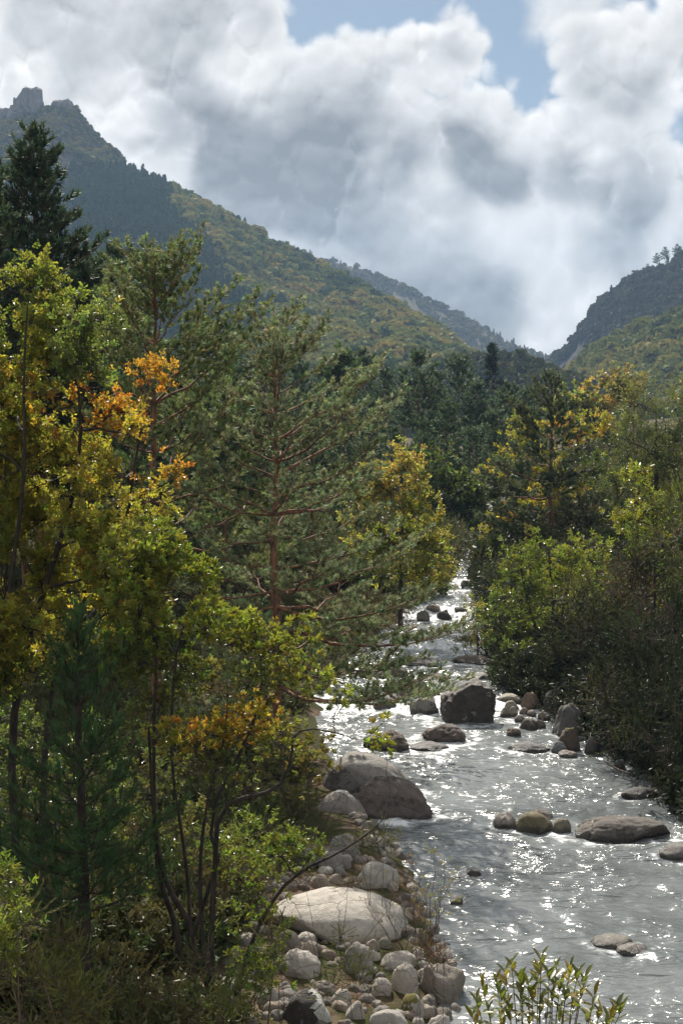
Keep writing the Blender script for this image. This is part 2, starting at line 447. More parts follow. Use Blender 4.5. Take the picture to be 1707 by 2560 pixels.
# ================================================================== boulders and stones (list: photograph box, tone, staining, roundness)
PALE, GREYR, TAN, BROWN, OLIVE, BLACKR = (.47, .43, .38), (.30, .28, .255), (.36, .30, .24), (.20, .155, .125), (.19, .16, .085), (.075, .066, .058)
ico_cache = {}
def icosphere(sub):
    if sub not in ico_cache:
        import bmesh
        bm = bmesh.new(); bmesh.ops.create_icosphere(bm, subdivisions=sub, radius=1)
        ico_cache[sub] = (np.array([v.co[:] for v in bm.verts]), np.array([[v.index for v in f.verts] for f in bm.faces])); bm.free()
    return ico_cache[sub]
def rock_shape(w, dep, h, seed, sub, rough=.16, facets=5, boxy=0.0):
    rng = np.random.default_rng(seed); V, F = icosphere(sub); V = V.copy()
    if boxy: V = np.sign(V) * np.abs(V) ** (1 - .45 * boxy); V /= np.abs(V).max()
    for _ in range(facets):
        n = unit(rng.normal(size=3) * (1, 1, .8)); k = rng.uniform(.62, .9)
        d = V @ n; V = V - np.clip(d - k, 0, None)[:, None] * n * .95
    V = V * (1 + 1.5 * rough * fbm(V * 1.3 + seed * 3.1, 4, seed)[:, None]) * ((1 + (.07 if facets > 2 else .02) * fbm(V * 7 + seed, 3, seed + 3)[:, None]))
    V = V / np.array([np.abs(V[:, 0]).max(), np.abs(V[:, 1]).max(), V[:, 2].max()])
    below = V[:, 2] < 0
    V[below, 2] *= .55 / max(.3, h / max(w, .01))
    return V * (w / 2, dep / 2, h), F
ROCKS = []
def rock(x0, x1, yt, yb, tone, stain, label, name='boulder', cat='boulder', group=None, water=True, seed=None, dep=.85, rough=.16, facets=5, boxy=0.0, rot=0.0, lift=0.0, cut=None):
    px = (x0 + x1) / 2
    c0 = on_water(px, yb) if water else on_ground(px, yb)
    d = c0[1]; w = (x1 - x0) * d / FPX; b = dep * w / 2
    a = math.atan2(CAM_H - c0[2], d); P = (yb - yt) * d / FPX
    h2 = (P - b * math.sin(a)) ** 2 - (b * math.sin(a)) ** 2
    if P < 1.25 * b * math.sin(a): b = P / (2.2 * math.sin(a)); h2 = (P - b * math.sin(a)) ** 2 - (b * math.sin(a)) ** 2
    h = max(math.sqrt(max(h2, 0)) / math.cos(a), .14 * w)
    x = c0[0] * (d + b) / d; y = d + b
    z = float(wz(y)) if water else c0[2]
    sd_ = len(ROCKS) * 7 + 3 if seed is None else seed
    sub = 5 if w > 1.6 else (4 if w > .55 else 3)
    V, F = rock_shape(w, 2 * b, h, sd_, sub, rough, facets, boxy)
    if cut is not None: V = cut(V, w, 2 * b, h)
    if rot:
        cr, sr = math.cos(rot), math.sin(rot); V = V @ np.array([[cr, sr, 0], [-sr, cr, 0], [0, 0, 1]])
    g = Geo(); g.add(V, F)
    o = obj(name, g.mesh(name, True), M_ROCK_WET if water else M_ROCK, loc=(x, y, z + lift))
    o.color = (*[q * (.70 if water else .86) for q in tone], max(stain, .22))
    tag(o, label, cat, group); ROCKS.append((x, y, w, 2 * b, h, water)); return o

def patch(o, name, mat, toward, lo, seed, label, freq=2.2):
    "growth or painted sunlight on a boulder: the part of its surface facing a direction, lifted a few millimetres"
    me = o.data; n = len(me.vertices); V = np.empty(n * 3, np.float32); me.vertices.foreach_get('co', V); V = V.reshape(-1, 3).astype(float)
    N = np.empty(n * 3, np.float32); me.vertices.foreach_get('normal', N); N = N.reshape(-1, 3).astype(float)
    F = np.array([p.vertices[:] for p in me.polygons]); w = np.ptp(V[:, 0])
    c = V[F].mean(1); sel = (unit(N[F].mean(1)) @ unit(np.array(toward, float))) + .55 * fbm(c / w * freq * 2 + seed, 3, seed) > lo
    sel &= c[:, 2] > .02
    if sel.sum() < 3: return
    Fs = F[sel]; lab = np.arange(n)                              # keep the largest connected piece
    for _ in range(60):
        mn = lab[Fs].min(1); new = lab.copy(); np.minimum.at(new, Fs.ravel(), np.repeat(mn, 3))
        if (new == lab).all(): break
        lab = new
    fl = lab[Fs[:, 0]]; u_, c_ = np.unique(fl, return_counts=True); Fs = Fs[fl == u_[c_.argmax()]]
    ids, inv = np.unique(Fs, return_inverse=True); g = Geo(); g.add(V[ids] + N[ids] * .008, inv.reshape(-1, 3))
    p = obj(name, g.mesh(name, True), mat, o); p['label'] = label
def growth_or_light_material(name, a, b):
    m, t, p, o = material(name); n = nz(coord('Object'), 14, 5, .7)
    S.put(p.inputs['Base Color'], mixc(sstep(n, .35, .65), a, b)); p.inputs['Roughness'].default_value = .95; S.put(p.inputs['Normal'], bump(n, .8, .03)); return m
M_LICHEN = growth_or_light_material('pale_lichen', (.50, .50, .46), (.30, .30, .27)); M_MOSS = growth_or_light_material('yellow_moss', (.16, .13, .03), (.07, .075, .02))
def overhang(V, w, dep, h):          # tall block whose face leans out over the water, hollowed saddle on its top
    V = V.copy(); t = np.clip(V[:, 2] / h, 0, 1)
    V[:, 0] *= .80 + .28 * t; V[:, 1] -= .10 * dep * t
    V[:, 2] -= h * .16 * np.exp(-((V[:, 0] + w * .22) / (w * .18)) ** 2) * t
    return V
def slope_right(V, w, dep, h):       # back falls away towards the stream on its right
    V = V.copy(); u = V[:, 0] / w + .5
    V[:, 2] = np.where(V[:, 2] > 0, V[:, 2] * (1.05 - .32 * smooth01((u - .3) / .7)), V[:, 2]); return V

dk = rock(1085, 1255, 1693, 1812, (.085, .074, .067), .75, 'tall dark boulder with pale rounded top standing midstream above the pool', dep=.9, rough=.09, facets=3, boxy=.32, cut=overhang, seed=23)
patch(dk, 'painted_sunlit_top', growth_or_light_material('painted_sunlit_granite', (.24, .22, .205), (.15, .135, .125)), (0, .15, 1), .62, 6, 'pale top with painted sunlight', 1.2)  # sunlight on the boulder top painted as a paler patch on upward faces
rock(905, 1025, 1822, 1878, BROWN, .55, 'brown boulder half hidden by leaves in the rapid', boxy=.3)
rock(1052, 1182, 1806, 1858, (.20, .15, .13), .55, 'low brown wedge boulder in the rapid below the tall dark boulder', facets=7)
rock(1022, 1125, 1858, 1879, (.24, .23, .235), .4, 'smooth grey stone awash in front of the brown wedge boulder', name='stone', cat='stone', facets=2)
rock(1262, 1380, 1850, 1882, (.25, .24, .245), .45, 'smooth low grey stone with water breaking round it off the gravel bar', facets=2, name='stone', cat='stone')
rock(1022, 1105, 1742, 1786, GREYR, .5, 'grey boulder tucked against the tall dark boulder upstream side', boxy=.4)
rock(1050, 1092, 1764, 1786, (.28, .20, .12), .35, 'small rust brown stone leaning on grey boulder', name='stone', cat='stone')
rock(912, 992, 1744, 1773, (.42, .38, .32), .2, 'pale stone with a wet mossy front in the upper riffle', name='stone', cat='stone')
rock(968, 1085, 1698, 1752, BROWN, .6, 'dark flat boulder under the long pine branch upstream', facets=6)
rock(1002, 1112, 1643, 1668, GREYR, .6, 'flat dark rock at the head of the riffle', facets=6)
rock(1048, 1125, 1682, 1706, (.22, .18, .14), .5, 'rounded brown rock upstream behind the tall boulder')
rock(1128, 1235, 1638, 1662, BROWN, .55, 'brown rock at the foot of the willow shrub')
rock(1155, 1245, 1682, 1702, GREYR, .55, 'grey ledge rock between willow shrub and tall boulder')
rock(925, 1022, 1655, 1697, (.17, .15, .13), .6, 'dark wedge rock on the left edge of the riffle')
rock(1038, 1075, 1524, 1556, GREYR, .3, 'grey rock left of the small cascade', facets=7)
rock(1088, 1132, 1524, 1548, BLACKR, .5, 'black pointed rock right of the small cascade', facets=7)
rock(1062, 1102, 1512, 1532, TAN, .1, 'tan flat rock at the lip of the small cascade')
rock(1130, 1165, 1518, 1532, GREYR, .4, 'low grey rock in the far reach above the cascade')
rock(1020, 1060, 1588, 1604, TAN, .2, 'tan rock awash below the small cascade')
rock(1150, 1200, 1588, 1605, GREYR, .4, 'grey rock in the white water behind the willow shrub')
rock(1145, 1180, 1452, 1470, (.3, .27, .24), .3, 'pale boulder at the bend where the stream disappears')
rock(1185, 1215, 1490, 1506, GREYR, .4, 'grey rock on the right edge of the far reach')

rock(805, 1035, 1880, 2000, (.40, .37, .335), .18, 'big smooth pale boulder sloping into the stream on the left bank', dep=.7, rough=.08, facets=1, boxy=.35, cut=slope_right, seed=5)
rock(800, 925, 1908, 1998, (.22, .20, .18), .75, 'blackish lichen spotted boulder in front of the pale sloping boulder', dep=.7, seed=14, facets=1, rough=.08)
rock(855, 1085, 1932, 2052, (.19, .15, .13), .55, 'large brown whaleback boulder jutting into the stream from the left bank', dep=.7, rough=.12, facets=3, boxy=.5, seed=36, cut=slope_right)
st_ = rock(782, 925, 1972, 2060, (.33, .29, .26), .45, 'grey brown boulder with a white streak beside the brown whaleback', dep=.7, cut=slope_right, seed=8, facets=1, rough=.08)
patch(st_, 'lichen_streak', M_LICHEN, (.35, .1, 1), .93, 9, 'white streak of lichen', 1.6)
rock(944, 1014, 2012, 2048, (.38, .34, .27), .15, 'small pale round stone against the brown whaleback', name='stone', cat='stone', facets=2)
rock(1230, 1302, 2030, 2073, (.36, .32, .28), .4, 'pale streaked stone at the tip of the midstream rock cluster', name='stone', cat='stone')
rock(1283, 1384, 2028, 2084, OLIVE, .35, 'olive brown domed boulder in the midstream rock cluster', rough=.10, facets=3)
rock(1312, 1388, 2022, 2052, BROWN, .6, 'dark stone peeping out behind the olive boulder', name='stone', cat='stone')
rock(1378, 1428, 2046, 2086, (.24, .2, .14), .4, 'small brown stone between the olive boulder and the long boulder', name='stone', cat='stone')
rock(1427, 1685, 2036, 2106, (.165, .142, .122), .45, 'long low dark boulder like a turtle back midstream', dep=.55, rough=.10, facets=3, boxy=.3, seed=12)
rock(1643, 1745, 2108, 2152, (.24, .225, .215), .4, 'grey boulder downstream of the long dark boulder by the right bank', seed=9)
rock(1165, 1203, 2172, 2191, BROWN, .4, 'small flat brown stone alone in the water by the twiggy shrub', name='stone', cat='stone', boxy=.6)
rock(1118, 1157, 2238, 2263, (.34, .29, .25), .2, 'small tan wedge stone at the edge by the twiggy shrub', name='stone', cat='stone', boxy=.5)
rock(1470, 1582, 2333, 2373, (.33, .29, .24), .15, 'tan smooth stone standing out of the near shallows', name='stone', cat='stone', rough=.07, facets=2)
rock(1535, 1622, 2360, 2386, (.38, .34, .30), .1, 'pale flat stone awash beside the tan smooth stone', name='stone', cat='stone', rough=.08)

rock(648, 1032, 2214, 2362, (.53, .485, .425), .02, 'huge smooth pale granite slab boulder on the left bar', dep=.8, rough=.06, facets=2, water=False, seed=40)
LB = 'cobbles of the left bar'
for k, (x0, x1, yt, yb, tone, st, lab) in enumerate([
    (868, 1002, 2146, 2222, PALE, .12, 'pale oval boulder with a lit top above the huge slab'),
    (788, 862, 2122, 2174, GREYR, .3, 'grey blocky boulder behind the pale oval boulder'),
    (818, 902, 2082, 2142, (.29, .275, .26), .3, 'rounded grey boulder near the dry grass tussock'),
    (738, 796, 2118, 2172, GREYR, .5, 'grey stone under the leafy bank twigs'),
    (846, 882, 2136, 2172, GREYR, .25, 'upright grey cobble beside the pale oval boulder'),
    (772, 826, 2182, 2222, TAN, .3, 'tan cobble just behind the huge slab'),
    (820, 866, 2182, 2212, TAN, .15, 'light tan cobble next to the dry leaves'),
    (792, 838, 2164, 2186, PALE, .1, 'flat white cobble wedged among grey stones'),
    (834, 868, 2160, 2188, GREYR, .4, 'dark pointed cobble beside the flat white cobble'),
    (880, 955, 2188, 2222, (.35, .31, .26), .3, 'low tan boulder in front of the pale oval boulder'),
    (900, 980, 2085, 2118, PALE, .1, 'flat pale ledge at the water behind the grass tussock'),
    (690, 754, 2322, 2378, (.27, .23, .20), .3, 'brown round boulder at the left foot of the huge slab'),
    (736, 794, 2328, 2358, (.43, .39, .34), .1, 'pale cobble tight under the huge slab'),
    (744, 798, 2350, 2394, (.30, .25, .20), .2, 'tan egg shaped cobble below the brown round boulder'),
    (686, 804, 2370, 2450, (.46, .42, .37), .05, 'large pale smooth boulder below the egg shaped cobble'),
    (854, 936, 2352, 2438, (.33, .30, .27), .2, 'upright grey boulder behind the heather bush'),
    (848, 906, 2334, 2364, GREYR, .35, 'dark grey cap stone against the front of the slab'),
    (910, 950, 2346, 2378, TAN, .2, 'small tan cobble between upright boulder and slab'),
    (940, 980, 2340, 2372, (.27, .25, .2), .35, 'olive grey cobble in the shade of the slab'),
    (926, 952, 2372, 2402, PALE, .1, 'small whitish cobble beside the upright boulder'),
    (948, 1048, 2374, 2428, (.44, .40, .35), .08, 'pale rounded boulder below the willow twigs'),
    (974, 1052, 2408, 2488, (.45, .40, .34), .08, 'pale tilted slab leaning on the brown block'),
    (1038, 1072, 2400, 2428, GREYR, .3, 'small grey stone by the dead brown fern'),
    (1018, 1048, 2420, 2446, PALE, .05, 'whitish stone between tilted slab and brown block'),
    (918, 986, 2442, 2494, (.43, .38, .33), .1, 'pale flat boulder beside the heather bush'),
    (998, 1062, 2484, 2542, (.37, .33, .29), .2, 'grey mossy boulder in front of the tilted slab'),
    (1034, 1088, 2508, 2548, (.30, .26, .22), .3, 'brown cobble in front of the brown block'),
    (914, 1022, 2520, 2580, (.42, .39, .35), .3, 'streaked grey slab at the low end of the bar'),
    (1068, 1132, 2532, 2584, PALE, .08, 'pale rounded stone at the low end of the bar'),
    (1118, 1162, 2506, 2548, (.27, .24, .20), .4, 'small dark stone at the water under the laurel'),
    (826, 880, 2470, 2520, PALE, .15, 'pale stone among the heather stems'),
    (860, 912, 2500, 2548, (.38, .34, .3), .2, 'grey stone below the heather stems'),
    (222, 315, 2428, 2530, (.42, .40, .34), .12, 'pale mossy boulder behind the small pine trunk'),
    (405, 462, 2448, 2486, (.42, .33, .28), .1, 'pinkish flat stone between the laurel stems'),
    (300, 380, 2520, 2580, (.40, .37, .32), .2, 'grey boulder in the shade below the small pine'),
    (530, 610, 2440, 2500, (.40, .35, .30), .15, 'pale stone behind the leaning laurel stem'),
    (600, 690, 2360, 2440, (.44, .40, .36), .08, 'pale stone between laurel stem and slab'),
    (640, 700, 2460, 2520, (.40, .36, .32), .12, 'flat pale stone beside the black and white boulder')]):
    o_ = rock(x0, x1, yt, yb, tone, st, lab, name='boulder' if x1 - x0 > 70 else 'cobble', cat='boulder' if x1 - x0 > 70 else 'cobble', group=LB, water=False, seed=100 + k, facets=3 + k % 5, rough=.12, lift=-.02)
    if 'mossy' in lab: patch(o_, 'moss_patch', M_MOSS, (-.5, -.3, .8), .6, 3 + k, 'yellow green moss')
rock(1045, 1166, 2408, 2514, (.26, .225, .185), .35, 'tall brown block with a sharp pale ridge at the water', water=False, facets=9, boxy=.5, rough=.12, seed=77)
bw = rock(703, 832, 2470, 2566, (.10, .09, .085), .75, 'black boulder with a white lichen patch on its side', water=False, seed=51)
patch(bw, 'lichen_patch', M_LICHEN, (.75, -.5, .45), .72, 4, 'white lichen patch')
GB = 'stones of the gravel bar'
for k, (x0, x1, yt, yb, tone, st, lab) in enumerate([
    (1238, 1312, 1736, 1761, (.45, .41, .33), .05, 'cream long stone on top of the gravel bar'),
    (1255, 1300, 1752, 1778, (.42, .38, .31), .05, 'cream round stone below the long cream stone'),
    (1265, 1294, 1764, 1792, (.40, .36, .3), .1, 'pale upright stone at the water on the gravel bar'),
    (1294, 1322, 1768, 1790, (.38, .31, .24), .1, 'small tan round stone on the gravel bar'),
    (1300, 1352, 1732, 1778, (.28, .2, .15), .3, 'rusty brown boulder at the back of the gravel bar'),
    (1314, 1342, 1774, 1793, (.4, .34, .3), .1, 'pinkish stone in the middle of the gravel bar'),
    (1296, 1352, 1796, 1826, (.18, .15, .12), .5, 'dark wet boulder at the front of the gravel bar'),
    (1334, 1364, 1798, 1822, (.2, .17, .14), .45, 'dark stone beside the wet boulder'),
    (1284, 1312, 1786, 1806, (.34, .31, .27), .2, 'grey flat stone in the water by the gravel bar'),
    (1260, 1302, 1818, 1840, (.25, .19, .15), .3, 'brown wedge stone downstream of the gravel bar'),
    (1342, 1376, 1778, 1802, (.33, .27, .22), .2, 'tan cobble by the black boulder'),
    (1248, 1276, 1768, 1792, (.3, .28, .22), .3, 'olive stone touching the tall dark boulder'),
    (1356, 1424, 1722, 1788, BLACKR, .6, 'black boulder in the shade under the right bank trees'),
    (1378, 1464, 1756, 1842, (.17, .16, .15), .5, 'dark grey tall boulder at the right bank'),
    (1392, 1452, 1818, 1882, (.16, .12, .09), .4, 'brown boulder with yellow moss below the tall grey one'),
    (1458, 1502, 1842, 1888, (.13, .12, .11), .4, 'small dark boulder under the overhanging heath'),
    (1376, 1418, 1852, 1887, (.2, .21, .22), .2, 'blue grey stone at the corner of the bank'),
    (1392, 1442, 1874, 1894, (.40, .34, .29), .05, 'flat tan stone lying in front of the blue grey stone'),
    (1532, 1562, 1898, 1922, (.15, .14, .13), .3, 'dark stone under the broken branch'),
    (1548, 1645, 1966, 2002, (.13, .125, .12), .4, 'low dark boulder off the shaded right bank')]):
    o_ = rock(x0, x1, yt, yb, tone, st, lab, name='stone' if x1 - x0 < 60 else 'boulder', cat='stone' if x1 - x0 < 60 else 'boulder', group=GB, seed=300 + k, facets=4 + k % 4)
    if 'yellow moss' in lab: patch(o_, 'moss_patch', M_MOSS, (.3, -.3, 1), .75, 3, 'yellow green moss')
# scattered cobbles that fill the left bar: look-alikes
rng = np.random.default_rng(11); cob = []
for k in range(6):
    V, F = rock_shape(1, .85, .42, 500 + k, 3, .20, 7, .3); g = Geo(); g.add(V, F); cob.append(g.mesh('cobble', True)); cob[-1].materials.append(M_ROCK)
n = 0
while n < 295:
    px, py = rng.uniform(560, 1120), rng.uniform(2080, 2570)
    p = on_ground(px, py)
    if n >= 215: yy = rng.uniform(26, 50); p = np.array((float(XL(yy)) - rng.uniform(-.2, .9), yy, 0))
    if p[0] > XL(p[1]) + .25 or any(abs(p[0] - r[0]) < r[2] * .45 and abs(p[1] - r[1]) < r[3] * .45 for r in ROCKS): continue
    s = rng.uniform(.16, .50) * (1.25 if rng.random() < .2 else 1)
    o = bpy.data.objects.new('cobble', cob[n % 6]); COL.objects.link(o)
    o.location = (p[0], p[1], gz(p[0], p[1]) - .05 * s); o.scale = (s, s * rng.uniform(.8, 1.1), s * rng.uniform(.8, 1.2)); o.rotation_euler = (rng.normal() * .1, rng.normal() * .1, rng.uniform(0, 6.3))
    t = rng.choice(4); o.color = (*[(.40, .36, .31), (.24, .215, .19), (.31, .25, .195), (.17, .145, .12)][t], rng.uniform(.1, .5))
    tag(o, ['small pale cream cobble', 'small mid grey cobble', 'small tan cobble', 'small dark brown cobble'][t] + ' lying loose among the larger boulders of the left bar', 'cobble', 'loose cobbles between the boulders'); n += 1

# ------------------------------------------------------------------ water sheet
ysw = np.r_[np.linspace(-70, 16, 16), 16 + np.cumsum(.10 + .0011 * np.arange(560)), np.linspace(240, 330, 10)]
ysw = np.unique(ysw); nx = 96
U = np.linspace(0, 1, nx)[None]; Yw = np.repeat(ysw[:, None], nx, 1)
lo, hi = XL(ysw)[:, None] - .8, XR(ysw)[:, None] + .8
Xw = lo + (hi - lo) * U
P3 = np.stack([Xw.ravel() * .55, Yw.ravel() * .9, Xw.ravel() * 0], -1)
rapid = np.clip(np.gradient(wz(Yw[:, 0]), Yw[:, 0]) / .10, 0, 1)[:, None] * np.ones_like(Xw)
far = smooth01((Yw - 48) / 40)
wave = .085 * fbm(P3 * 2.2, 4, 3).reshape(Xw.shape) + (.05 + .14 * rapid + .05 * far) * fbm(P3 * 3.1 + 9, 3, 8).reshape(Xw.shape)
foam = .62 * rapid + .28 * far + .22 * smooth01((Yw - 38) / 14) * (1 - smooth01((Yw - 56) / 6)) * np.clip(1 - np.abs(U - .35) * 2.2, 0, 1)
for (x, y, w, dp, h, inw) in ROCKS:
    if not inw: continue
    dx = (Xw - x) / (w * .62); dy = (Yw - y) / (dp * .62)
    foam += .55 * np.exp(-((np.sqrt(dx * dx + dy * dy) - 1.0) / .22) ** 2) * (.4 + .6 * (dy < .2))
    tail = np.exp(-dx * dx * 1.6) * np.clip(-dy - .6, 0, 1) * np.exp(-np.clip(-dy - 1, 0, 9) * .55)
    foam += .30 * tail; wave += .05 * tail * np.sin(Yw * 5 + Xw)
Zw = wz(np.clip(Yw, 0, None)) + wave * smooth01((Yw - 10) / 10)
i = np.arange(len(ysw) - 1)[:, None]; j = np.arange(nx - 1)[None]
F = np.stack([i * nx + j, i * nx + j + 1, (i + 1) * nx + j + 1, (i + 1) * nx + j], -1).reshape(-1, 4)
g = Geo(); g.add(np.stack([Xw.ravel(), Yw.ravel(), Zw.ravel()], -1), F)
me = g.mesh('water', True); a_ = me.attributes.new('foam', 'FLOAT', 'POINT'); a_.data.foreach_set('value', np.clip(foam, 0, 1).astype(np.float32).ravel())
tag(obj('water', me, M_WATER), 'silvery mountain stream broken by riffles and foam', kind='structure')

# ================================================================== hills
def crest_pts(c, n):
    P = np.array([at(px, py, Y) for px, py, Y in c]); return spline(P, n)
HILLS = {}
def hill(name, crest, fdir, run, back, mat, label, power=1.12, rough=14, seed=0, n=260, m=90, crag=0):
    C = crest_pts(crest, n); fd = np.array((*unit(np.array(fdir, float)), 0))
    s = np.r_[-np.linspace(1, 0, m // 3, endpoint=False), np.linspace(0, 1, m) ** 1.1]
    Pn = C[:, None] + fd * np.where(s < 0, s * back, s * run)[None, :, None]
    drop = np.where(s < 0, (1 + s) ** 1.2, (1 - np.clip(s, 0, 1)) ** power)
    Z = (C[:, None, 2] + 12) * drop[None] - 12
    Q = Pn.reshape(-1, 3)
    nz_ = fbm(np.stack([Q[:, 0] / 170, Q[:, 1] / 170, Q[:, 0] * 0], -1), 5, seed).reshape(Z.shape)
    mask = np.clip(np.abs(s) * 7, 0, 1)[None] * np.clip((1 - np.abs(s)) * 6, 0, 1)[None]
    Z = Z + nz_ * rough * (.12 + .88 * mask) * np.clip((C[:, None, 2] - 20) / 170, .06, 1) + (crag * .25) * fbm(np.stack([Q[:, 0] / 22, Q[:, 1] / 22, Q[:, 0] * 0], -1), 3, seed + 5).reshape(Z.shape) * np.exp(-np.abs(s) * 4)[None]
    Pn[..., 2] = Z; k = len(s)
    i = np.arange(n - 1)[:, None]; j = np.arange(k - 1)[None]
    F = np.stack([i * k + j, (i + 1) * k + j, (i + 1) * k + j + 1, i * k + j + 1], -1).reshape(-1, 4)
    if np.cross((C[-1] - C[0])[:2], fd[:2]) < 0: F = F[:, ::-1]
    g = Geo(); g.add(Pn.reshape(-1, 3), F)
    o = obj(name, g.mesh(name, True), mat); tag(o, label, kind='structure')
    HILLS[name] = (Pn, s); return o
MH1 = hill_material('mountain_soil', (.07, .062, .034), (.050, .062, .025), (.13, .118, .108), .78)
MH2 = hill_material('dry_heath_soil', (.12, .10, .07), (.09, .085, .05), (.12, .11, .10), .60)
MH3 = hill_material('crag_soil', (.055, .05, .032), (.045, .05, .026), (.085, .08, .078), .86)
hill('mountain', [(-1500, 520, 1500), (-800, 380, 1480), (-420, 300, 1470), (-180, 290, 1460), (-60, 300, 1455), (15, 290, 1450), (110, 276, 1445), (182, 272, 1440), (215, 315, 1430), (275, 380, 1420), (330, 440, 1405),
     (385, 468, 1390), (450, 508, 1370), (545, 556, 1340), (620, 596, 1310), (700, 640, 1280), (770, 672, 1255), (850, 712, 1225), (950, 762, 1190), (1050, 822, 1150), (1150, 900, 1110), (1240, 972, 1070), (1330, 1020, 1030), (1420, 1090, 1000)],
     (-.02, -1.0), 760, 500, MH1, 'steep wooded mountain with a craggy summit above the left side of the valley', rough=34, seed=1, crag=22)
hill('ridge', [(300, 540, 2300), (600, 590, 2280), (780, 640, 2250), (860, 662, 2230), (950, 694, 2200), (1050, 742, 2160), (1150, 792, 2120), (1230, 840, 2080), (1310, 880, 2050), (1400, 900, 2020), (1560, 880, 2000), (1800, 840, 1980)],
     (.1, -.99), 700, 500, MH2, 'pale dry ridge far behind the mountain flank', rough=12, seed=2)
hill('crag_hill', [(1290, 980, 1450), (1370, 920, 1440), (1425, 872, 1430), (1475, 800, 1420), (1500, 756, 1410), (1560, 716, 1395), (1625, 686, 1380), (1710, 650, 1360), (1830, 590, 1330), (2050, 500, 1290), (2400, 430, 1250), (2900, 420, 1200)],
     (-.06, -1.0), 560, 420, MH3, 'dark craggy hill closing the right side of the valley', rough=14, seed=3, power=1.0, crag=16)
hill('wooded_slope', [(1290, 1095, 1000), (1350, 1025, 985), (1420, 974, 970), (1490, 896, 955), (1560, 866, 940), (1640, 832, 925), (1710, 806, 910), (1850, 742, 890), (2100, 660, 860), (2500, 600, 820)],
     (-.10, -.99), 420, 300, MH1, 'bright wooded slope below the dark crag', rough=24, seed=4)
hill('foothill', [(-500, 990, 680), (0, 990, 670), (400, 1015, 660), (700, 1015, 655), (950, 995, 645), (1130, 962, 635), (1220, 942, 630), (1300, 950, 625), (1380, 992, 615), (1450, 1050, 600), (1520, 1120, 590)],
     (.2, -.98), 260, 240, MH1, 'low dark wooded spur crossing the valley floor', rough=8, seed=5)
# summit crag: a leaning rock tower and a lower shoulder
def crag(px0, px1, ytop, ybot, Y, seed, label, lean=0.0):
    p0, p1 = at(px0, ybot, Y), at(px1, ybot, Y); top = at(px0, ytop, Y)
    w = p1[0] - p0[0]; h = top[2] - p0[2]
    V, F = rock_shape(w, w * 1.3, h, seed, 5, .07, 3, 1.15)
    t = np.clip(V[:, 2] / h, 0, 1); u = V[:, 0] / w + .5
    V[:, 2] = np.where(V[:, 2] > 0, V[:, 2] * (1 - lean * (1 - u) * 1.0), V[:, 2]); V[:, 0] += lean * .12 * w * t
    V = V + unit(V) * (w * .05 * fbm(V / w * 6, 4, seed + 1))[:, None]
    g = Geo(); g.add(V, F); o = obj('rock_outcrop', g.mesh('rock_outcrop', False), M_ROCK, loc=((p0[0] + p1[0]) / 2, Y, p0[2] - 4))
    o.color = (.15, .135, .125, .4); tag(o, label, 'rock outcrop')
def tower():
    Y = 1446; out = [(18, 310), (31, 266), (39, 262), (43, 244), (50, 240), (54, 228), (62, 224), (67, 213), (78, 211), (88, 214), (98, 207), (101, 226), (99, 242), (105, 258), (116, 310)]
    P = np.array([at(x, 310 - (310 - y) * .90, Y) for x, y in out]); c = P.mean(0); base = np.array((c[0], Y, P[:, 2].min()))
    P = np.vstack([P[i] + (P[(i + 1) % len(P)] - P[i]) * t for i in range(len(P)) for t in np.linspace(0, 1, 9)[:-1]])
    sl = [(-22, .35), (-20.5, .48), (-20, .55), (-17, .85), (-10, .97), (0, 1), (10, .97), (17, .8), (22, .5)]; R = []
    for dy, k in sl: R.append(np.stack([base[0] + (P[:, 0] - base[0]) * (.6 + .4 * k), P[:, 1] * 0 + Y + dy, base[2] + (P[:, 2] - base[2]) * k], -1))
    V = np.concatenate(R); V = V + np.stack([fbm(V / (5, 5, 22) + q * 5, 4, 70 + q, .6) for q in range(3)], -1) * (4.5, 6.0, 4.0)
    n = len(P); i = np.arange(len(sl) - 1)[:, None]; j = np.arange(n)[None]
    F = np.stack([i * n + j, i * n + (j + 1) % n, (i + 1) * n + (j + 1) % n, (i + 1) * n + j], -1).reshape(-1, 4)
    caps = [np.arange(n)[None], (np.arange(n)[::-1] + (len(sl) - 1) * n)[None]]
    g = Geo(); g.add(V - base, [F] + caps); o = obj('rock_outcrop', g.mesh('rock_outcrop'), M_ROCK, loc=base)
    o.color = (.15, .135, .125, .4); tag(o, 'rock tower with a sheer right face on the mountain summit', 'rock outcrop')
tower()
crag(126, 190, 240, 292, 1440, 62, 'flat rocky shoulder beside the summit tower')
crag(-20, 40, 262, 315, 1450, 63, 'broken rock step left of the summit tower')

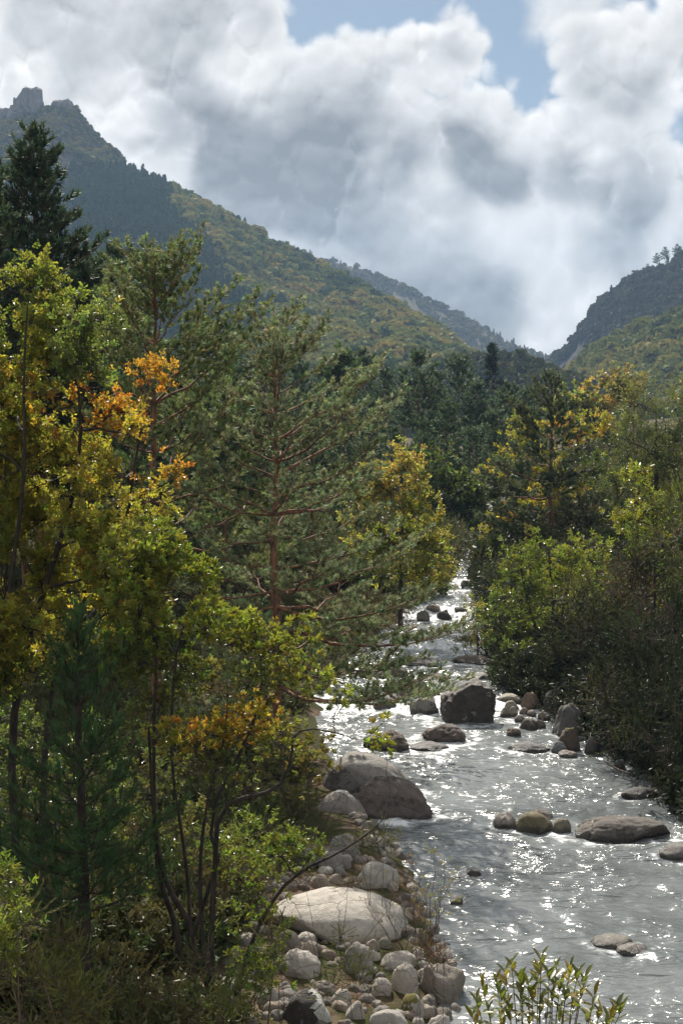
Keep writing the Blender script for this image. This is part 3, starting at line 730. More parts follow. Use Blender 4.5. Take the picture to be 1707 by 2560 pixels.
# ------------------------------------------------------------------ hillside woods: one mass of crowns per slope
LIB = bpy.data.collections.new('crown_library')
M_WOOD = leaf_material('far_foliage', rough=.8, trans=.15, spec=.1, tint_kind='INSTANCER')
def far_crown(kind, seed):
    rng = np.random.default_rng(seed); g = Geo()
    if kind == 'round':
        n = 64; u = unit(rng.normal(size=(n, 3))); u[:, 2] = np.abs(u[:, 2]) * .9 - .12
        bump_ = 1 + .28 * vnoise(u * 2.2 + seed, seed)
        P = u * bump_[:, None] * (.5, .5, .55) + (0, 0, .42); d = u + rng.normal(size=(n, 3)) * .5; sz = rng.uniform(.22, .36, n)
    else:
        n = 60; t = rng.uniform(.08, 1, n) ** .8; a = rng.uniform(0, 6.3, n); r = .26 * (1 - t) ** .8 + .02
        if kind == 'pine': t = rng.uniform(.45, 1, n); r = .30 * np.sqrt(np.clip(1.05 - t, 0, 1) * 1.4)
        P = np.stack([r * np.cos(a), r * np.sin(a), t * 1.5], -1); d = np.stack([np.cos(a), np.sin(a), a * 0 + .15], -1) + rng.normal(size=(n, 3)) * .25; sz = rng.uniform(.15, .26, n)
        V, q = tube([(0, 0, -.1), (0, 0, 1.4)], [.03, .008], 4); g.add(V, q)
    T = np.array([(-.5, -.25, 0), (.5, -.3, .1), (.35, .5, -.05), (-.4, .45, .12)])
    V, F = inst(T, np.array([[0, 1, 2], [0, 2, 3]]), P, d, sz, rng)
    g.add(V, F)
    o = bpy.data.objects.new('crown_' + kind, g.mesh('crown_' + kind)); o.data.materials.append(M_WOOD); LIB.objects.link(o)
for k in range(3): far_crown('round', 20 + k)
for k in range(2): far_crown('spire', 30 + k)
for k in range(2): far_crown('zpine', 40 + k) if False else far_crown('pine', 40 + k)
LIB_ORDER = sorted(o.name for o in LIB.objects)           # Collection Info sorts by name
IDX = {k: [i for i, nme in enumerate(LIB_ORDER) if k in nme] for k in ('round', 'spire', 'pine')}
def wood_nodes(coll):
    ng = bpy.data.node_groups.new('wood_scatter', 'GeometryNodeTree')
    ng.interface.new_socket('Geometry', in_out='INPUT', socket_type='NodeSocketGeometry'); ng.interface.new_socket('Geometry', in_out='OUTPUT', socket_type='NodeSocketGeometry')
    N, L = ng.nodes, ng.links
    gi, go = N.new('NodeGroupInput'), N.new('NodeGroupOutput')
    ci = N.new('GeometryNodeCollectionInfo'); ci.inputs['Collection'].default_value = coll
    ci.inputs['Separate Children'].default_value = True; ci.inputs['Reset Children'].default_value = True
    ip = N.new('GeometryNodeInstanceOnPoints'); ip.inputs['Pick Instance'].default_value = True
    def na(name, typ):
        n = N.new('GeometryNodeInputNamedAttribute'); n.data_type = typ; n.inputs['Name'].default_value = name
        return n.outputs[0]
    L.new(gi.outputs[0], ip.inputs['Points']); L.new(ci.outputs[0], ip.inputs['Instance'])
    L.new(na('pick', 'INT'), ip.inputs['Instance Index']); L.new(na('rot', 'FLOAT_VECTOR'), ip.inputs['Rotation']); L.new(na('siz', 'FLOAT_VECTOR'), ip.inputs['Scale'])
    L.new(ip.outputs[0], go.inputs[0]); return ng
WOOD = wood_nodes(LIB)
def px_of(P):
    P = np.asarray(P); d = P - (0, 0, CAM_H)
    f = d[:, 1] * CP - d[:, 2] * SP; u = d[:, 1] * SP + d[:, 2] * CP
    return 853.5 + d[:, 0] / f * FPX, 1280 - u / f * FPX
def wood(name, hname, count, size, species, label, seed, keep=None, smin=-.06, smax=1.0):
    "species(P, px, py, rng) -> (kind array, colour array)"
    rng = np.random.default_rng(seed); G, s = HILLS[hname]; n, k = G.shape[:2]
    out = []
    need = count
    j0 = np.searchsorted(s, smin)
    while need > 0:
        a = rng.uniform(0, n - 1.001, need * 3); b = rng.uniform(j0, (k - 1.001) * 1.0, need * 3)
        i, j = a.astype(int), b.astype(int); fa, fb = (a - i)[:, None], (b - j)[:, None]
        P = (G[i, j] * (1 - fa) + G[i + 1, j] * fa) * (1 - fb) + (G[i, j + 1] * (1 - fa) + G[i + 1, j + 1] * fa) * fb
        area = np.linalg.norm(np.cross(G[i + 1, j] - G[i, j], G[i, j + 1] - G[i, j]), axis=1)
        px, py = px_of(P)
        ok = (px > -500) & (px < 2200) & (py < 1400) & (rng.random(len(P)) < area / np.percentile(area, 97))
        if keep is not None: ok &= keep(P, px, py, rng)
        P = P[ok][:need]; out.append(P); need -= max(len(P), 1)
    P = np.concatenate(out); px, py = px_of(P)
    kind, C = species(P, px, py, rng)
    pick = np.array([IDX[q][rng.integers(len(IDX[q]))] for q in kind])
    sz = size * rng.uniform(.6, 1.45, len(P)) * np.where(kind == 'round', 1, .72) * (1 - .6 * smooth01((480 - py) / 140))
    me = bpy.data.meshes.new(name); me.vertices.add(len(P)); me.vertices.foreach_set('co', P.astype(np.float32).ravel())
    def put(nm, typ, key, arr): at_ = me.attributes.new(nm, typ, 'POINT'); at_.data.foreach_set(key, arr.ravel())
    put('pick', 'INT', 'value', pick.astype(np.int32))
    put('rot', 'FLOAT_VECTOR', 'vector', np.stack([rng.normal(size=len(P)) * .06, rng.normal(size=len(P)) * .06, rng.uniform(0, 6.3, len(P))], -1).astype(np.float32))
    put('siz', 'FLOAT_VECTOR', 'vector', np.stack([sz, sz * rng.uniform(.85, 1.15, len(P)), sz * rng.uniform(.8, 1.2, len(P))], -1).astype(np.float32))
    put('Col', 'FLOAT_COLOR', 'color', np.concatenate([C, np.ones((len(P), 1))], 1).astype(np.float32))
    o = obj(name, me); tag(o, label, 'wood', kind='stuff')
    md = o.modifiers.new('scatter', 'NODES'); md.node_group = WOOD
    return o
def pick_colors(cols, P, rng, scale=60, seed=3):
    t = np.clip(.5 + .62 * fbm(P / scale, 3, seed) + rng.normal(size=len(P)) * .26, 0, .999) * (len(cols) - 1)
    i = t.astype(int); f = (t - i)[:, None]; c = np.array(cols); return c[i] * (1 - f) + c[i + 1] * f
def sp_mountain(P, px, py, rng):
    edge = (px - 470) - (py - 560) * .62 + 60 * fbm(P / 90, 3, 9)        # dark conifers also carry the left part's shade in their tint
    con = (edge < 0) & (py > 430) | (rng.random(len(P)) < .05)
    kind = np.where(con, np.where(rng.random(len(P)) < .5, 'pine', 'spire'), 'round')
    C = pick_colors([(.065, .10, .028), (.14, .17, .038), (.25, .235, .05), (.31, .23, .05)], P, rng)
    Cc = pick_colors([(.035, .062, .032), (.062, .092, .04)], P, rng)
    C = np.where(con[:, None], Cc, C)
    hi = smooth01((470 - py) / 120)[:, None]
    C = C * (1 - hi * .55) + np.array((.105, .085, .04)) * hi * .55
    return kind, C
def kp_mountain(P, px, py, rng):
    open_ = fbm(P / 45, 3, 21) > np.where(py < 470, .22, .42)
    return ~open_
wood('mountain_wood', 'mountain', 15500, 11.0, sp_mountain, 'autumn oaks and dark conifers covering the steep mountain', 1, kp_mountain)
wood('ridge_wood', 'ridge', 4600, 8.0, lambda P, px, py, rng: (np.where(rng.random(len(P)) < np.where(fbm(P / 120, 2, 4) > .05, .75, .1), 'spire', 'round'),
     pick_colors([(.07, .08, .045), (.15, .14, .075), (.20, .17, .10)], P, rng)), 'thin conifers and scrub on the pale far ridge', 2, lambda P, px, py, rng: (fbm(P / 90, 3, 31) > -.28) & (px > 650))
wood('crag_wood', 'crag_hill', 5200, 8.0, lambda P, px, py, rng: (np.where(rng.random(len(P)) < .15, 'spire', 'round'), pick_colors([(.03, .04, .02), (.06, .06, .03), (.10, .08, .04)], P, rng)),
     'dark scrub and small trees on the craggy hill', 3, lambda P, px, py, rng: (fbm(P / 60, 3, 41) > -.34) & (px > 1250))
wood('slope_wood', 'wooded_slope', 4600, 10.0, lambda P, px, py, rng: (np.where(rng.random(len(P)) < .03, 'spire', 'round'), pick_colors([(.10, .13, .03), (.22, .22, .045), (.34, .28, .07)], P, rng, 70)),
     'yellow green oaks on the bright slope', 4, lambda P, px, py, rng: px > 1250)
wood('foothill_wood', 'foothill', 3800, 10.0, lambda P, px, py, rng: (np.where(rng.random(len(P)) < .12, 'pine', 'round'), pick_colors([(.03, .045, .02), (.06, .075, .028), (.09, .08, .03)], P, rng, 40)),
     'dark trees covering the low spur', 5)

# haze in the valley air
mh, th, ph, oh = material('valley_haze')
th.nodes.remove(ph); pv = th.nodes.new('ShaderNodeVolumePrincipled')
pv.inputs['Color'].default_value = (.45, .68, 1.0, 1); pv.inputs['Density'].default_value = .00013; pv.inputs['Anisotropy'].default_value = .1
th.links.new(pv.outputs[0], oh.inputs['Volume'])
g = Geo(); x0, x1, y0, y1, z0, z1 = -2700, 2700, -120, 3300, -30, 470
g.add([(x, y, z) for x in (x0, x1) for y in (y0, y1) for z in (z0, z1)], np.array([[0, 1, 3, 2], [4, 6, 7, 5], [0, 4, 5, 1], [2, 3, 7, 6], [0, 2, 6, 4], [1, 5, 7, 3]]))
tag(obj('haze', g.mesh('haze'), mh), 'thin blue autumn haze in the valley air', kind='stuff')

# ================================================================== vegetation builders
def needle_tuft(seed, k=13, spread=.55, base=.7, width=.085, length=.62):
    rng = np.random.default_rng(seed); V, F = [], []
    for i in range(k):
        a = i * 2.4 + rng.uniform(0, .6); t = base * i / k; inc = spread * rng.uniform(.7, 1.2)
        b = np.array((0, 0, t)); d = np.array((math.cos(a) * math.sin(inc), math.sin(a) * math.sin(inc), math.cos(inc)))
        side = unit(np.cross(d, (0.2, .1, 1.0))); L = length * rng.uniform(.75, 1.15)
        V += [b - side * width / 2, b + side * width / 2, b + d * L]; F.append((3 * i, 3 * i + 1, 3 * i + 2))
    return np.array(V), np.array(F)
def leaf_spray(seed, k=9, length=1.0, leaf=.5, wid=.5, droop=.2, lobed=False, rosette=False):
    "short twig with k leaves, axis +Z"
    rng = np.random.default_rng(seed); V, F = [], []
    for i in range(k):
        a = i * 2.4 + rng.uniform(-.4, .4); t = (.15 + .85 * i / k) * length if not rosette else length * rng.uniform(.6, 1)
        inc = rng.uniform(.7, 1.35) if not rosette else rng.uniform(.5, 1.2)
        d = np.array((math.cos(a) * math.sin(inc), math.sin(a) * math.sin(inc), math.cos(inc)))
        side = unit(np.cross(d, unit(rng.normal(size=3)))); nrm = np.cross(side, d)
        L = leaf * rng.uniform(.7, 1.2); W = L * wid; b = np.array((0, 0, t))
        o = len(V)
        if lobed:
            pr = [(0, 0), (.3, .34), (.45, .2), (.72, .48), (1, 0)]
        else:
            pr = [(0, 0), (.35, .42), (.70, .40), (1, 0)]
        Lv = [b + d * L * u + side * W * v + nrm * (abs(v) * W * .45 - droop * L * u * u) for u, v in pr]
        Rv = [b + d * L * u - side * W * v + nrm * (abs(v) * W * .45 - droop * L * u * u) for u, v in pr[1:-1]]
        m = len(pr); V += Lv + Rv
        for q in range(1, m - 1):
            nx_ = o + q + 1
            F.append((o, o + q, nx_))
            r0 = o + m + q - 1; r1 = o + m + q if q < m - 2 else o + m - 1
            F.append((o, r1, r0))
    return np.array(V), np.array(F)
TUFT = [needle_tuft(i, 13, .85, .6, .19, .62) for i in range(4)]
TUFT_YOUNG = [needle_tuft(10 + i, 16, .48, 1.0, .085, .62) for i in range(4)]
TUFT_FAR = [needle_tuft(20 + i, 8, .8, .7, .34, .75) for i in range(3)]
HEATH = [needle_tuft(30 + i, 14, .42, 1.2, .09, .34) for i in range(4)]
OAK = [leaf_spray(40 + i, 8, .9, .50, .55, lobed=True) for i in range(5)]
LAUREL = [leaf_spray(50 + i, 9, .8, .48, .36) for i in range(5)]
ROSE = [leaf_spray(60 + i, 10, .7, .50, .36, rosette=True) for i in range(5)]
SMALL = [leaf_spray(70 + i, 9, 1.0, .34, .5) for i in range(5)]
WILLOW = [leaf_spray(80 + i, 10, 1.3, .45, .2) for i in range(5)]
FARLEAF = [leaf_spray(90 + i, 6, .6, .75, .62) for i in range(5)]

def foliage(g, T, P, d, size, col, rng, var=.22, hue=.12):
    P, d, size = np.asarray(P), np.asarray(d), np.broadcast_to(size, (len(P),))
    col = np.broadcast_to(np.asarray(col, float), (len(P), 3))
    c = col * (1 + rng.normal(size=(len(P), 1)) * var).clip(.45, 1.7) * (1 + rng.normal(size=(len(P), 3)) * hue * np.array((1, .5, .5))).clip(.5, 1.6)
    w = rng.integers(len(T), size=len(P))
    for k, (V, F) in enumerate(T):
        m = w == k
        if m.any():
            vv, ff = inst(V, F, P[m], d[m], size[m], rng)
            g.add(vv, ff, np.repeat(c[m], len(V), 0).clip(0, 1))

def pine(H, crown0, spread, rng, gap=.55, per=4, twig_gap=.2, tuft_gap=.13, tuft=.2, T=TUFT, col=(.045, .065, .030), r0=None, asym=(0, 0), e_lo=4, e_hi=58,
         prof=.75, side=.34, upturn=.16, path=None, bare=.28, sides=8, flat=.25):
    "trunk, list of branch meshes and foliage of one pine, at the origin"
    r0 = r0 or H * .0135
    n = 16; t = np.linspace(0, 1, n)
    tp = np.stack([np.cumsum(rng.normal(size=n)) * H * .0022, np.cumsum(rng.normal(size=n)) * H * .0022, t * H], -1) if path is None else path
    tz = tp[:, 2]
    tr = r0 * (1 - t) ** .8 + .012
    tr[0] *= 1.25
    G = Geo(); G.add(*tube(tp, tr, sides))
    crown = Geo(); branches = []; h = crown0 * H; az = rng.uniform(0, 6.3); P, D, SZ = [], [], []
    ax = lambda h: np.array([np.interp(h, tz, tp[:, 0]), np.interp(h, tz, tp[:, 1]), h])
    while h < H * .985:
        f = (h - crown0 * H) / (H * (1 - crown0))
        k = per + int(rng.integers(-1, 2)) if f < .9 else 3
        az += rng.uniform(.4, 1.2)
        for b in range(max(2, k)):
            a = az + b * 6.283 / k + rng.normal() * .22
            L = spread * max(.05, (1 - f)) ** prof * rng.uniform(.62, 1.12) * (1 + asym[0] * math.cos(a - asym[1]))
            if f < .14: L *= rng.uniform(.75, 1.05)
            L = max(L, .35)
            e = math.radians(e_lo + (e_hi - e_lo) * f ** 1.2 + rng.normal() * 6)
            u = np.linspace(0, 1, 8)[:, None]; hd = np.array((math.cos(a), math.sin(a), 0)); sdv = np.array((-math.sin(a), math.cos(a), 0))
            bp = ax(h) + hd * u * L * math.cos(e) + np.array((0, 0, 1)) * (u * L * math.sin(e) + upturn * L * u ** 2.2 - .10 * L * np.sin(u * 3.14) * (1 - f)) + sdv * (rng.normal() * .10 * L * u ** 2)
            bp[1:] += rng.normal(size=(7, 3)) * L * .014
            rb = max(.010, .0115 * L + .006)
            Bg = Geo(); Bg.add(*tube(bp, np.linspace(rb, .006, 8), 5))
            m = max(3, int(L * (1 - bare * (f < .8)) / twig_gap)); us = np.linspace(bare if f < .8 else .12, 1, m)
            A_, B_ = [], []
            for q, uu in enumerate(us):
                p = np.array([np.interp(uu, u[:, 0], bp[:, c]) for c in range(3)])
                tan = unit(bp[min(7, int(uu * 7) + 1)] - bp[max(0, int(uu * 7) - 0) if uu < 1 else 6])
                ang = (1 if q % 2 else -1) * math.radians(rng.uniform(38, 68)) if q < m - 1 else 0
                tw = tan * math.cos(ang) + np.cross((0, 0, 1), tan) * math.sin(ang); tw = unit(tw + np.array((0, 0, rng.uniform(-.05, .4))))
                l = (side * L * (1.08 - uu) ** .8 * (.5 + .9 * smooth01((uu - bare) / .25)) + .22) * rng.uniform(.6, 1.2)
                end = p + tw * l; A_.append(p); B_.append(end)
                for s_ in np.arange(l, l * .25, -tuft_gap):
                    P.append(p + tw * s_ + rng.normal(size=3) * .04); D.append(tw + np.array((0, 0, flat + .25 * rng.random())) + rng.normal(size=3) * .45); SZ.append(tuft * rng.uniform(.7, 1.25))
            Bg.add(*spikes(np.array(A_), np.array(B_), .011, .004, rng)); branches.append(Bg)
        h += gap * rng.uniform(.7, 1.3) * (1 if f < .75 else .65)
    for q in range(10):
        P.append(tp[-1] + (0, 0, -.05 * q)); D.append(np.array((rng.normal() * .3, rng.normal() * .3, 1))); SZ.append(tuft)
    foliage(crown, T, np.array(P), np.array(D), np.array(SZ), col, rng)
    return G, branches, crown
def place_pine(name, base, label, parts, group=None, split=True, mat=M_PINE, cat='tree'):
    G, br, cr = parts
    t = thing(name, base, label, cat, group)
    if split:
        obj('trunk', G.mesh('trunk', True), mat, t)
        for b in br: obj('branch', b.mesh('branch', True), mat, t)
    else:
        for b in br: G.V += b.V; G.C += b.C; G.F += [f + G.n for f in b.F]; G.n += b.n
        obj('trunk', G.mesh('trunk', True), mat, t)
    tag(obj('crown', cr.mesh('crown', colors=True), M_NEEDLE, t), kind='stuff')
    return t

def broadleaf(name, label, stems, blobs, T, size, rng, base=None, mat=M_LEAF, bark=M_DARK, gapf=.9, gapt=-.25, sub=22, limb_r=.05, group=None, cat='tree', twig_r=.006, shell=.45, split=True, up=.45):
    """stems: [(path, r0, r1)] world points; blobs: [(centre, (rx,ry,rz), n, colour or [colours])]"""
    stems = [(spline(p, 14), a, b) for p, a, b in stems]
    base = stems[0][0][0] if base is None else np.asarray(base)
    t = thing(name, base, label, cat, group)
    pts, prs = [], []
    woods = []
    for p, a, b in stems:
        r = np.linspace(a, b, 14); g = Geo(); g.add(*tube(p, r, 7)); woods.append(('trunk' if len(woods) == 0 else 'stem', g))
        pts.append(p); prs.append(r)
    SP_ = np.concatenate(pts); SR = np.concatenate(prs)
    crown = Geo()
    for (c, r, n, col) in blobs:
        c, r = np.asarray(c, float), np.asarray(r, float)
        u = unit(rng.normal(size=(n * 2, 3))) * (rng.random((n * 2, 1)) ** shell); P = c + u * r * (1 + .50 * vnoise(u * 1.7 + c, 5)[:, None]); P = P + (.30 * r) * np.stack([vnoise(P * 1.1 + q * 7, 60 + q) for q in range(3)], -1)
        keep = fbm(P * gapf, 2, 77) > gapt; P = P[keep][:n]; u = u[keep][:n]
        if len(P) < 4: continue
        low = SP_[:, 2] < c[2] + r[2] * .1
        dist = np.linalg.norm(SP_ - c, axis=1) + np.where(low, 0, 3) + .4 * np.clip(SP_[:, 2] - c[2], 0, 9)
        i = int(dist.argmin()); lr = min(max(limb_r * float(np.mean(r)) ** .6, .012), SR[i] * .85 + .004)
        lp = bend(SP_[i], c + rng.normal(size=3) * r * .15, rng, .14, 8)
        g = Geo(); g.add(*tube(lp, np.linspace(lr, lr * .4, 8), 5))
        m = max(3, n // sub); seeds = P[rng.choice(len(P), min(m, len(P)), replace=False)]
        nodes = [lp]
        for sd_ in seeds:
            q = lp[np.linalg.norm(lp - sd_, axis=1).argmin()]
            bp = bend(q, sd_, rng, .12, 5); g.add(*tube(bp, np.linspace(lr * .42, .007, 5), 4)); nodes.append(bp)
        N_ = np.concatenate(nodes)
        idx = np.concatenate([((P[k:k + 500, None] - N_[None]) ** 2).sum(-1).argmin(1) for k in range(0, len(P), 500)])
        A_ = N_[idx]; mid = (A_ + P) / 2 + rng.normal(size=P.shape) * .05 * np.linalg.norm(P - A_, axis=1)[:, None]
        g.add(*spikes(A_, mid, twig_r, twig_r * .8, rng)); g.add(*spikes(mid, P, twig_r * .8, twig_r * .5, rng))
        woods.append(('branch', g))
        cc = np.array(col, float)
        if cc.ndim == 2 and len(cc) == 1: cc = cc[0]
        if cc.ndim == 2:
            w = np.clip(.5 + .9 * fbm(P * .55 + 3, 2, 31) + rng.normal(size=len(P)) * .28, 0, .999) * (len(cc) - 1); k = w.astype(int); f = (w - k)[:, None]
            cc = cc[k] * (1 - f) + cc[k + 1] * f
        foliage(crown, T, P, u * .8 + (P - mid) * 1.5 + np.array((0, 0, up)) + rng.normal(size=P.shape) * .35, size * rng.uniform(.7, 1.2, len(P)), cc, rng)
    if split:
        for nm, g in woods: obj(nm, g.mesh(nm, True, origin=base), bark, t)
    else:
        g0 = Geo()
        for nm, g in woods:
            g0.V += g.V; g0.C += g.C; g0.F += [f + g0.n for f in g.F]; g0.n += g.n
        obj('trunk', g0.mesh('trunk', True, origin=base), bark, t)
    if crown.n: tag(obj('crown', crown.mesh('crown', origin=base, colors=True), mat, t), kind='stuff')
    return t
def P_(px, py, d): return at(px, py, d)
def blob(px, py, rx, ry, d, n, col, depth=None):
    k = d / FPX; return (at(px, py, d), (rx * k, (depth if depth is not None else .85 * (rx + ry) / 2 * k), ry * k), n, col)
def foot(px, d, dz=0.0):
    x = at(px, 1280, d)[0]; return np.array((x, d, gz(x, d) + dz))
def stem_up(px0, d, *pp):
    "stem from the ground at (px0, d) through pixels (px, py[, d])"
    return [foot(px0, d, -.15)] + [at(q[0], q[1], q[2] if len(q) > 2 else d) for q in pp]

# ================================================================== the pines
def pine_at(name, px, d, ytop, label, seed, **kw):
    rng = np.random.default_rng(seed); f = foot(px, d, -.1); H = at(px, ytop, d)[2] - f[2]
    split = kw.pop('split', True); mat = kw.pop('mat', M_PINE)
    group = kw.pop('group', None)
    return place_pine(name, f, label, pine(H, rng=rng, **kw), group, split, mat)
pine_at('pine_tree', 692, 50, 800, 'tall open pine with reddish trunk on the left bank', 3, crown0=.18, spread=6.2, gap=.74, per=4, tuft=.25, tuft_gap=.125, twig_gap=.15,
        col=(.23, .27, .13), asym=(.28, 0.0), prof=.50, r0=.20, e_lo=0, e_hi=42, upturn=.06, bare=.38, side=.34, flat=.5)
pine_at('pine_tree', 398, 56, 645, 'broad pine with upswept boughs behind the orange oak sprays', 8, crown0=.30, spread=6.6, gap=.85, per=4, tuft=.30, tuft_gap=.13, twig_gap=.17,
        col=(.20, .24, .085), prof=.50, r0=.24, e_lo=10, e_hi=50, upturn=.16, bare=.34, asym=(.15, .3))
pine_at('pine_tree', 95, 66, 322, 'very tall dark pine rising against the mountain at the left', 12, crown0=.38, spread=7.0, gap=.85, per=6, tuft=.50, tuft_gap=.16, twig_gap=.20,
        col=(.05, .08, .036), prof=.85, e_lo=-6, e_hi=48, upturn=.14, bare=.2, flat=.6)
pine_at('pine_tree', -30, 60, 400, 'dark pine at the edge of the wood beside the very tall pine', 14, crown0=.40, spread=3.6, gap=.8, per=5, tuft=.46, tuft_gap=.17, twig_gap=.20, col=(.05, .08, .036), prof=.7, bare=.2)
pine_at('pine_tree', 205, 27.5, 1535, 'small dark young pine with slim black trunk in front of the oak', 17, mat=M_DARK, crown0=.26, spread=1.9, gap=.46, per=4, tuft=.21, tuft_gap=.075, twig_gap=.11, T=TUFT_YOUNG,
        col=(.07, .13, .05), prof=.72, e_lo=10, e_hi=66, upturn=.25, bare=.12, r0=.14, side=.36)
pine_at('pine_tree', 1376, 104, 952, 'spreading pine with layered boughs in front of orange oak across the stream', 23, crown0=.16, spread=6.6, gap=.95, per=4, tuft=.48, tuft_gap=.19, twig_gap=.20,
        col=(.085, .11, .05), prof=.72, e_lo=0, e_hi=60, upturn=.06, bare=.26, r0=.2, asym=(.3, math.pi))

# stand of pines across the valley floor: three trees built, the others copied
def far_pine(seed, H=20, **kw):
    rng = np.random.default_rng(seed)
    a = dict(crown0=.38, spread=4.6, gap=1.25, per=4, tuft=.80, tuft_gap=.34, twig_gap=.34, flat=.6, T=TUFT_FAR, col=(.085, .125, .06), prof=.55, e_lo=2, e_hi=50, upturn=.14, bare=.18, r0=.22, sides=6); a.update(kw)
    return place_pine('pine_tree', (0, 0, 0), 'x', pine(H, rng=rng, **a), None, split=False)
far_protos = [far_pine(101), far_pine(102, prof=.42), far_pine(103, crown0=.5, spread=5.2), far_pine(104, crown0=.08, spread=3.4, prof=.95, e_lo=-12, e_hi=20, col=(.022, .042, .036), gap=.9, upturn=.1)]
used = [False] * 4
def put_far(k, px, d, ytop, label, group, cat='tree', width=1.0, rot=0.0, name=None):
    o = far_protos[k] if not used[k] else copy_tree(far_protos[k]); used[k] = True
    f = foot(px, d, -.2); H = at(px, ytop, d)[2] - f[2]
    o.location = tuple(f); o.scale = (H / 20 * width, H / 20 * width, H / 20); o.rotation_euler = (0, 0, rot); tag(o, label, cat, group)
    if name: o.name = name
    return o
rng = np.random.default_rng(5)
put_far(3, 1225, 215, 866, 'single pointed fir standing dark against the hazy spur', None, width=1.05, name='fir_tree')
GP = 'pines of the stand across the valley floor'
for k, (px, d, yt) in enumerate([(905, 190, 882), (965, 180, 935), (1048, 170, 890), (1092, 175, 940), (1142, 185, 905), (1190, 178, 965), (1268, 170, 968), (1308, 190, 985), (800, 165, 930), (745, 150, 905),
                                 (860, 160, 960), (1010, 200, 930), (1115, 150, 1010), (1235, 150, 1040), (930, 150, 1010), (1330, 160, 1030), (690, 180, 880), (1060, 140, 1060), (985, 138, 1075), (1180, 135, 1080)]):
    put_far(k % 3, px, d, yt, ['dark green pine with layered boughs', 'slender dark green pine', 'flat topped dark green pine'][k % 3] + ' in the dense stand across the valley floor', GP, rot=rng.uniform(0, 6.3), width=rng.uniform(.9, 1.2))
GL = 'pines on the slope behind the left bank'
for k, (px, d, yt) in enumerate([(300, 95, 640), (230, 85, 700), (20, 90, 560), (160, 80, 740), (520, 100, 830), (600, 110, 850), (330, 82, 800), (470, 85, 930), (560, 88, 960), (60, 74, 800), (780, 100, 1010), (640, 90, 1010), (860, 120, 1020), (250, 72, 1000), (700, 76, 1230), (420, 74, 1150)]):
    put_far(k % 3, px, d, yt, ['dark pine with layered boughs', 'slender dark pine', 'flat topped dark pine'][k % 3] + ' on the wooded slope behind the left bank trees', GL, rot=rng.uniform(0, 6.3), width=rng.uniform(.9, 1.25))
# umbrella pines on the skyline of the craggy hill
Gc, sc_ = HILLS['crag_hill']
for k, (px, hgt) in enumerate([(1640, 17), (1662, 20), (1690, 18), (1618, 12), (1446, 13), (1700, 15)]):
    row = Gc[:, np.searchsorted(sc_, 0)]; rx, ry = px_of(row); i = int(np.abs(rx - px).argmin())
    o = copy_tree(far_protos[2]); o.location = tuple(row[i] - (0, 0, 1)); o.scale = (hgt / 20 * 1.2, hgt / 20 * 1.2, hgt / 20); o.rotation_euler = (0, 0, k * 1.3)
    tag(o, 'lone pine silhouetted on the skyline of the dark craggy hill', 'tree', 'pines on the crag skyline')

# ================================================================== broadleaved trees
YG, YEL, ORG, GRN, DGR = (.235, .245, .042), (.34, .285, .045), (.38, .18, .03), (.13, .165, .034), (.034, .055, .016)
rng = np.random.default_rng(21); d = 33
oakb = [(70, 730, 80, 80, [YG, GRN]), (160, 820, 100, 90, [GRN, YG]), (30, 880, 110, 110, [GRN, YG, YEL]), (210, 880, 80, 90, [GRN, (.13, .16, .05)]), (150, 960, 120, 90, [YG, YG, YEL, ORG]), (40, 1060, 120, 110, [YG, YG, YEL]),
        (250, 1050, 100, 80, [YG, YG, YEL, ORG]), (330, 1065, 60, 42, [ORG, YEL]), (375, 940, 50, 55, [ORG, YEL]), (150, 1170, 140, 100, [YG, YEL, YG]), (300, 1190, 100, 70, [YG, YEL]), (420, 1190, 72, 55, [YEL, ORG]),
        (60, 1300, 120, 100, [YG, YEL]), (230, 1310, 120, 90, [YG, YG, YEL]), (360, 1290, 80, 60, [YG, YEL]), (90, 1430, 120, 100, [YG, YEL]), (240, 1440, 120, 90, [YG, YG, ORG]), (40, 1560, 100, 100, [YG, YEL]), (180, 1560, 100, 80, [YG, YEL]),
        (20, 1680, 90, 80, [GRN, YG]), (310, 1520, 90, 70, [YG, YG]), (-70, 1150, 110, 250, [YG, YEL]), (-70, 1500, 110, 250, [YG])]
broadleaf('oak_tree', 'big oak turning yellow green with orange sprays on the left bank',
    [(stem_up(40, d, (30, 1900), (60, 1640), (130, 1420), (190, 1200), (200, 1000), (150, 820)), .115, .02), (stem_up(90, d + .8, (120, 1800), (180, 1560), (300, 1360), (340, 1150), (372, 960)), .09, .015),
     (stem_up(0, d - .6, (-20, 1800), (20, 1500), (60, 1200), (60, 950), (70, 760)), .085, .015)],
    [blob(x, y, rx, ry, d + rng.uniform(-1.6, 1.6), int(rx * ry * .042 * (.55 if x > 320 else 1)), c, depth=1.1) for x, y, rx, ry, c in oakb], OAK, .235, rng, gapf=1.7, gapt=.04, limb_r=.045)

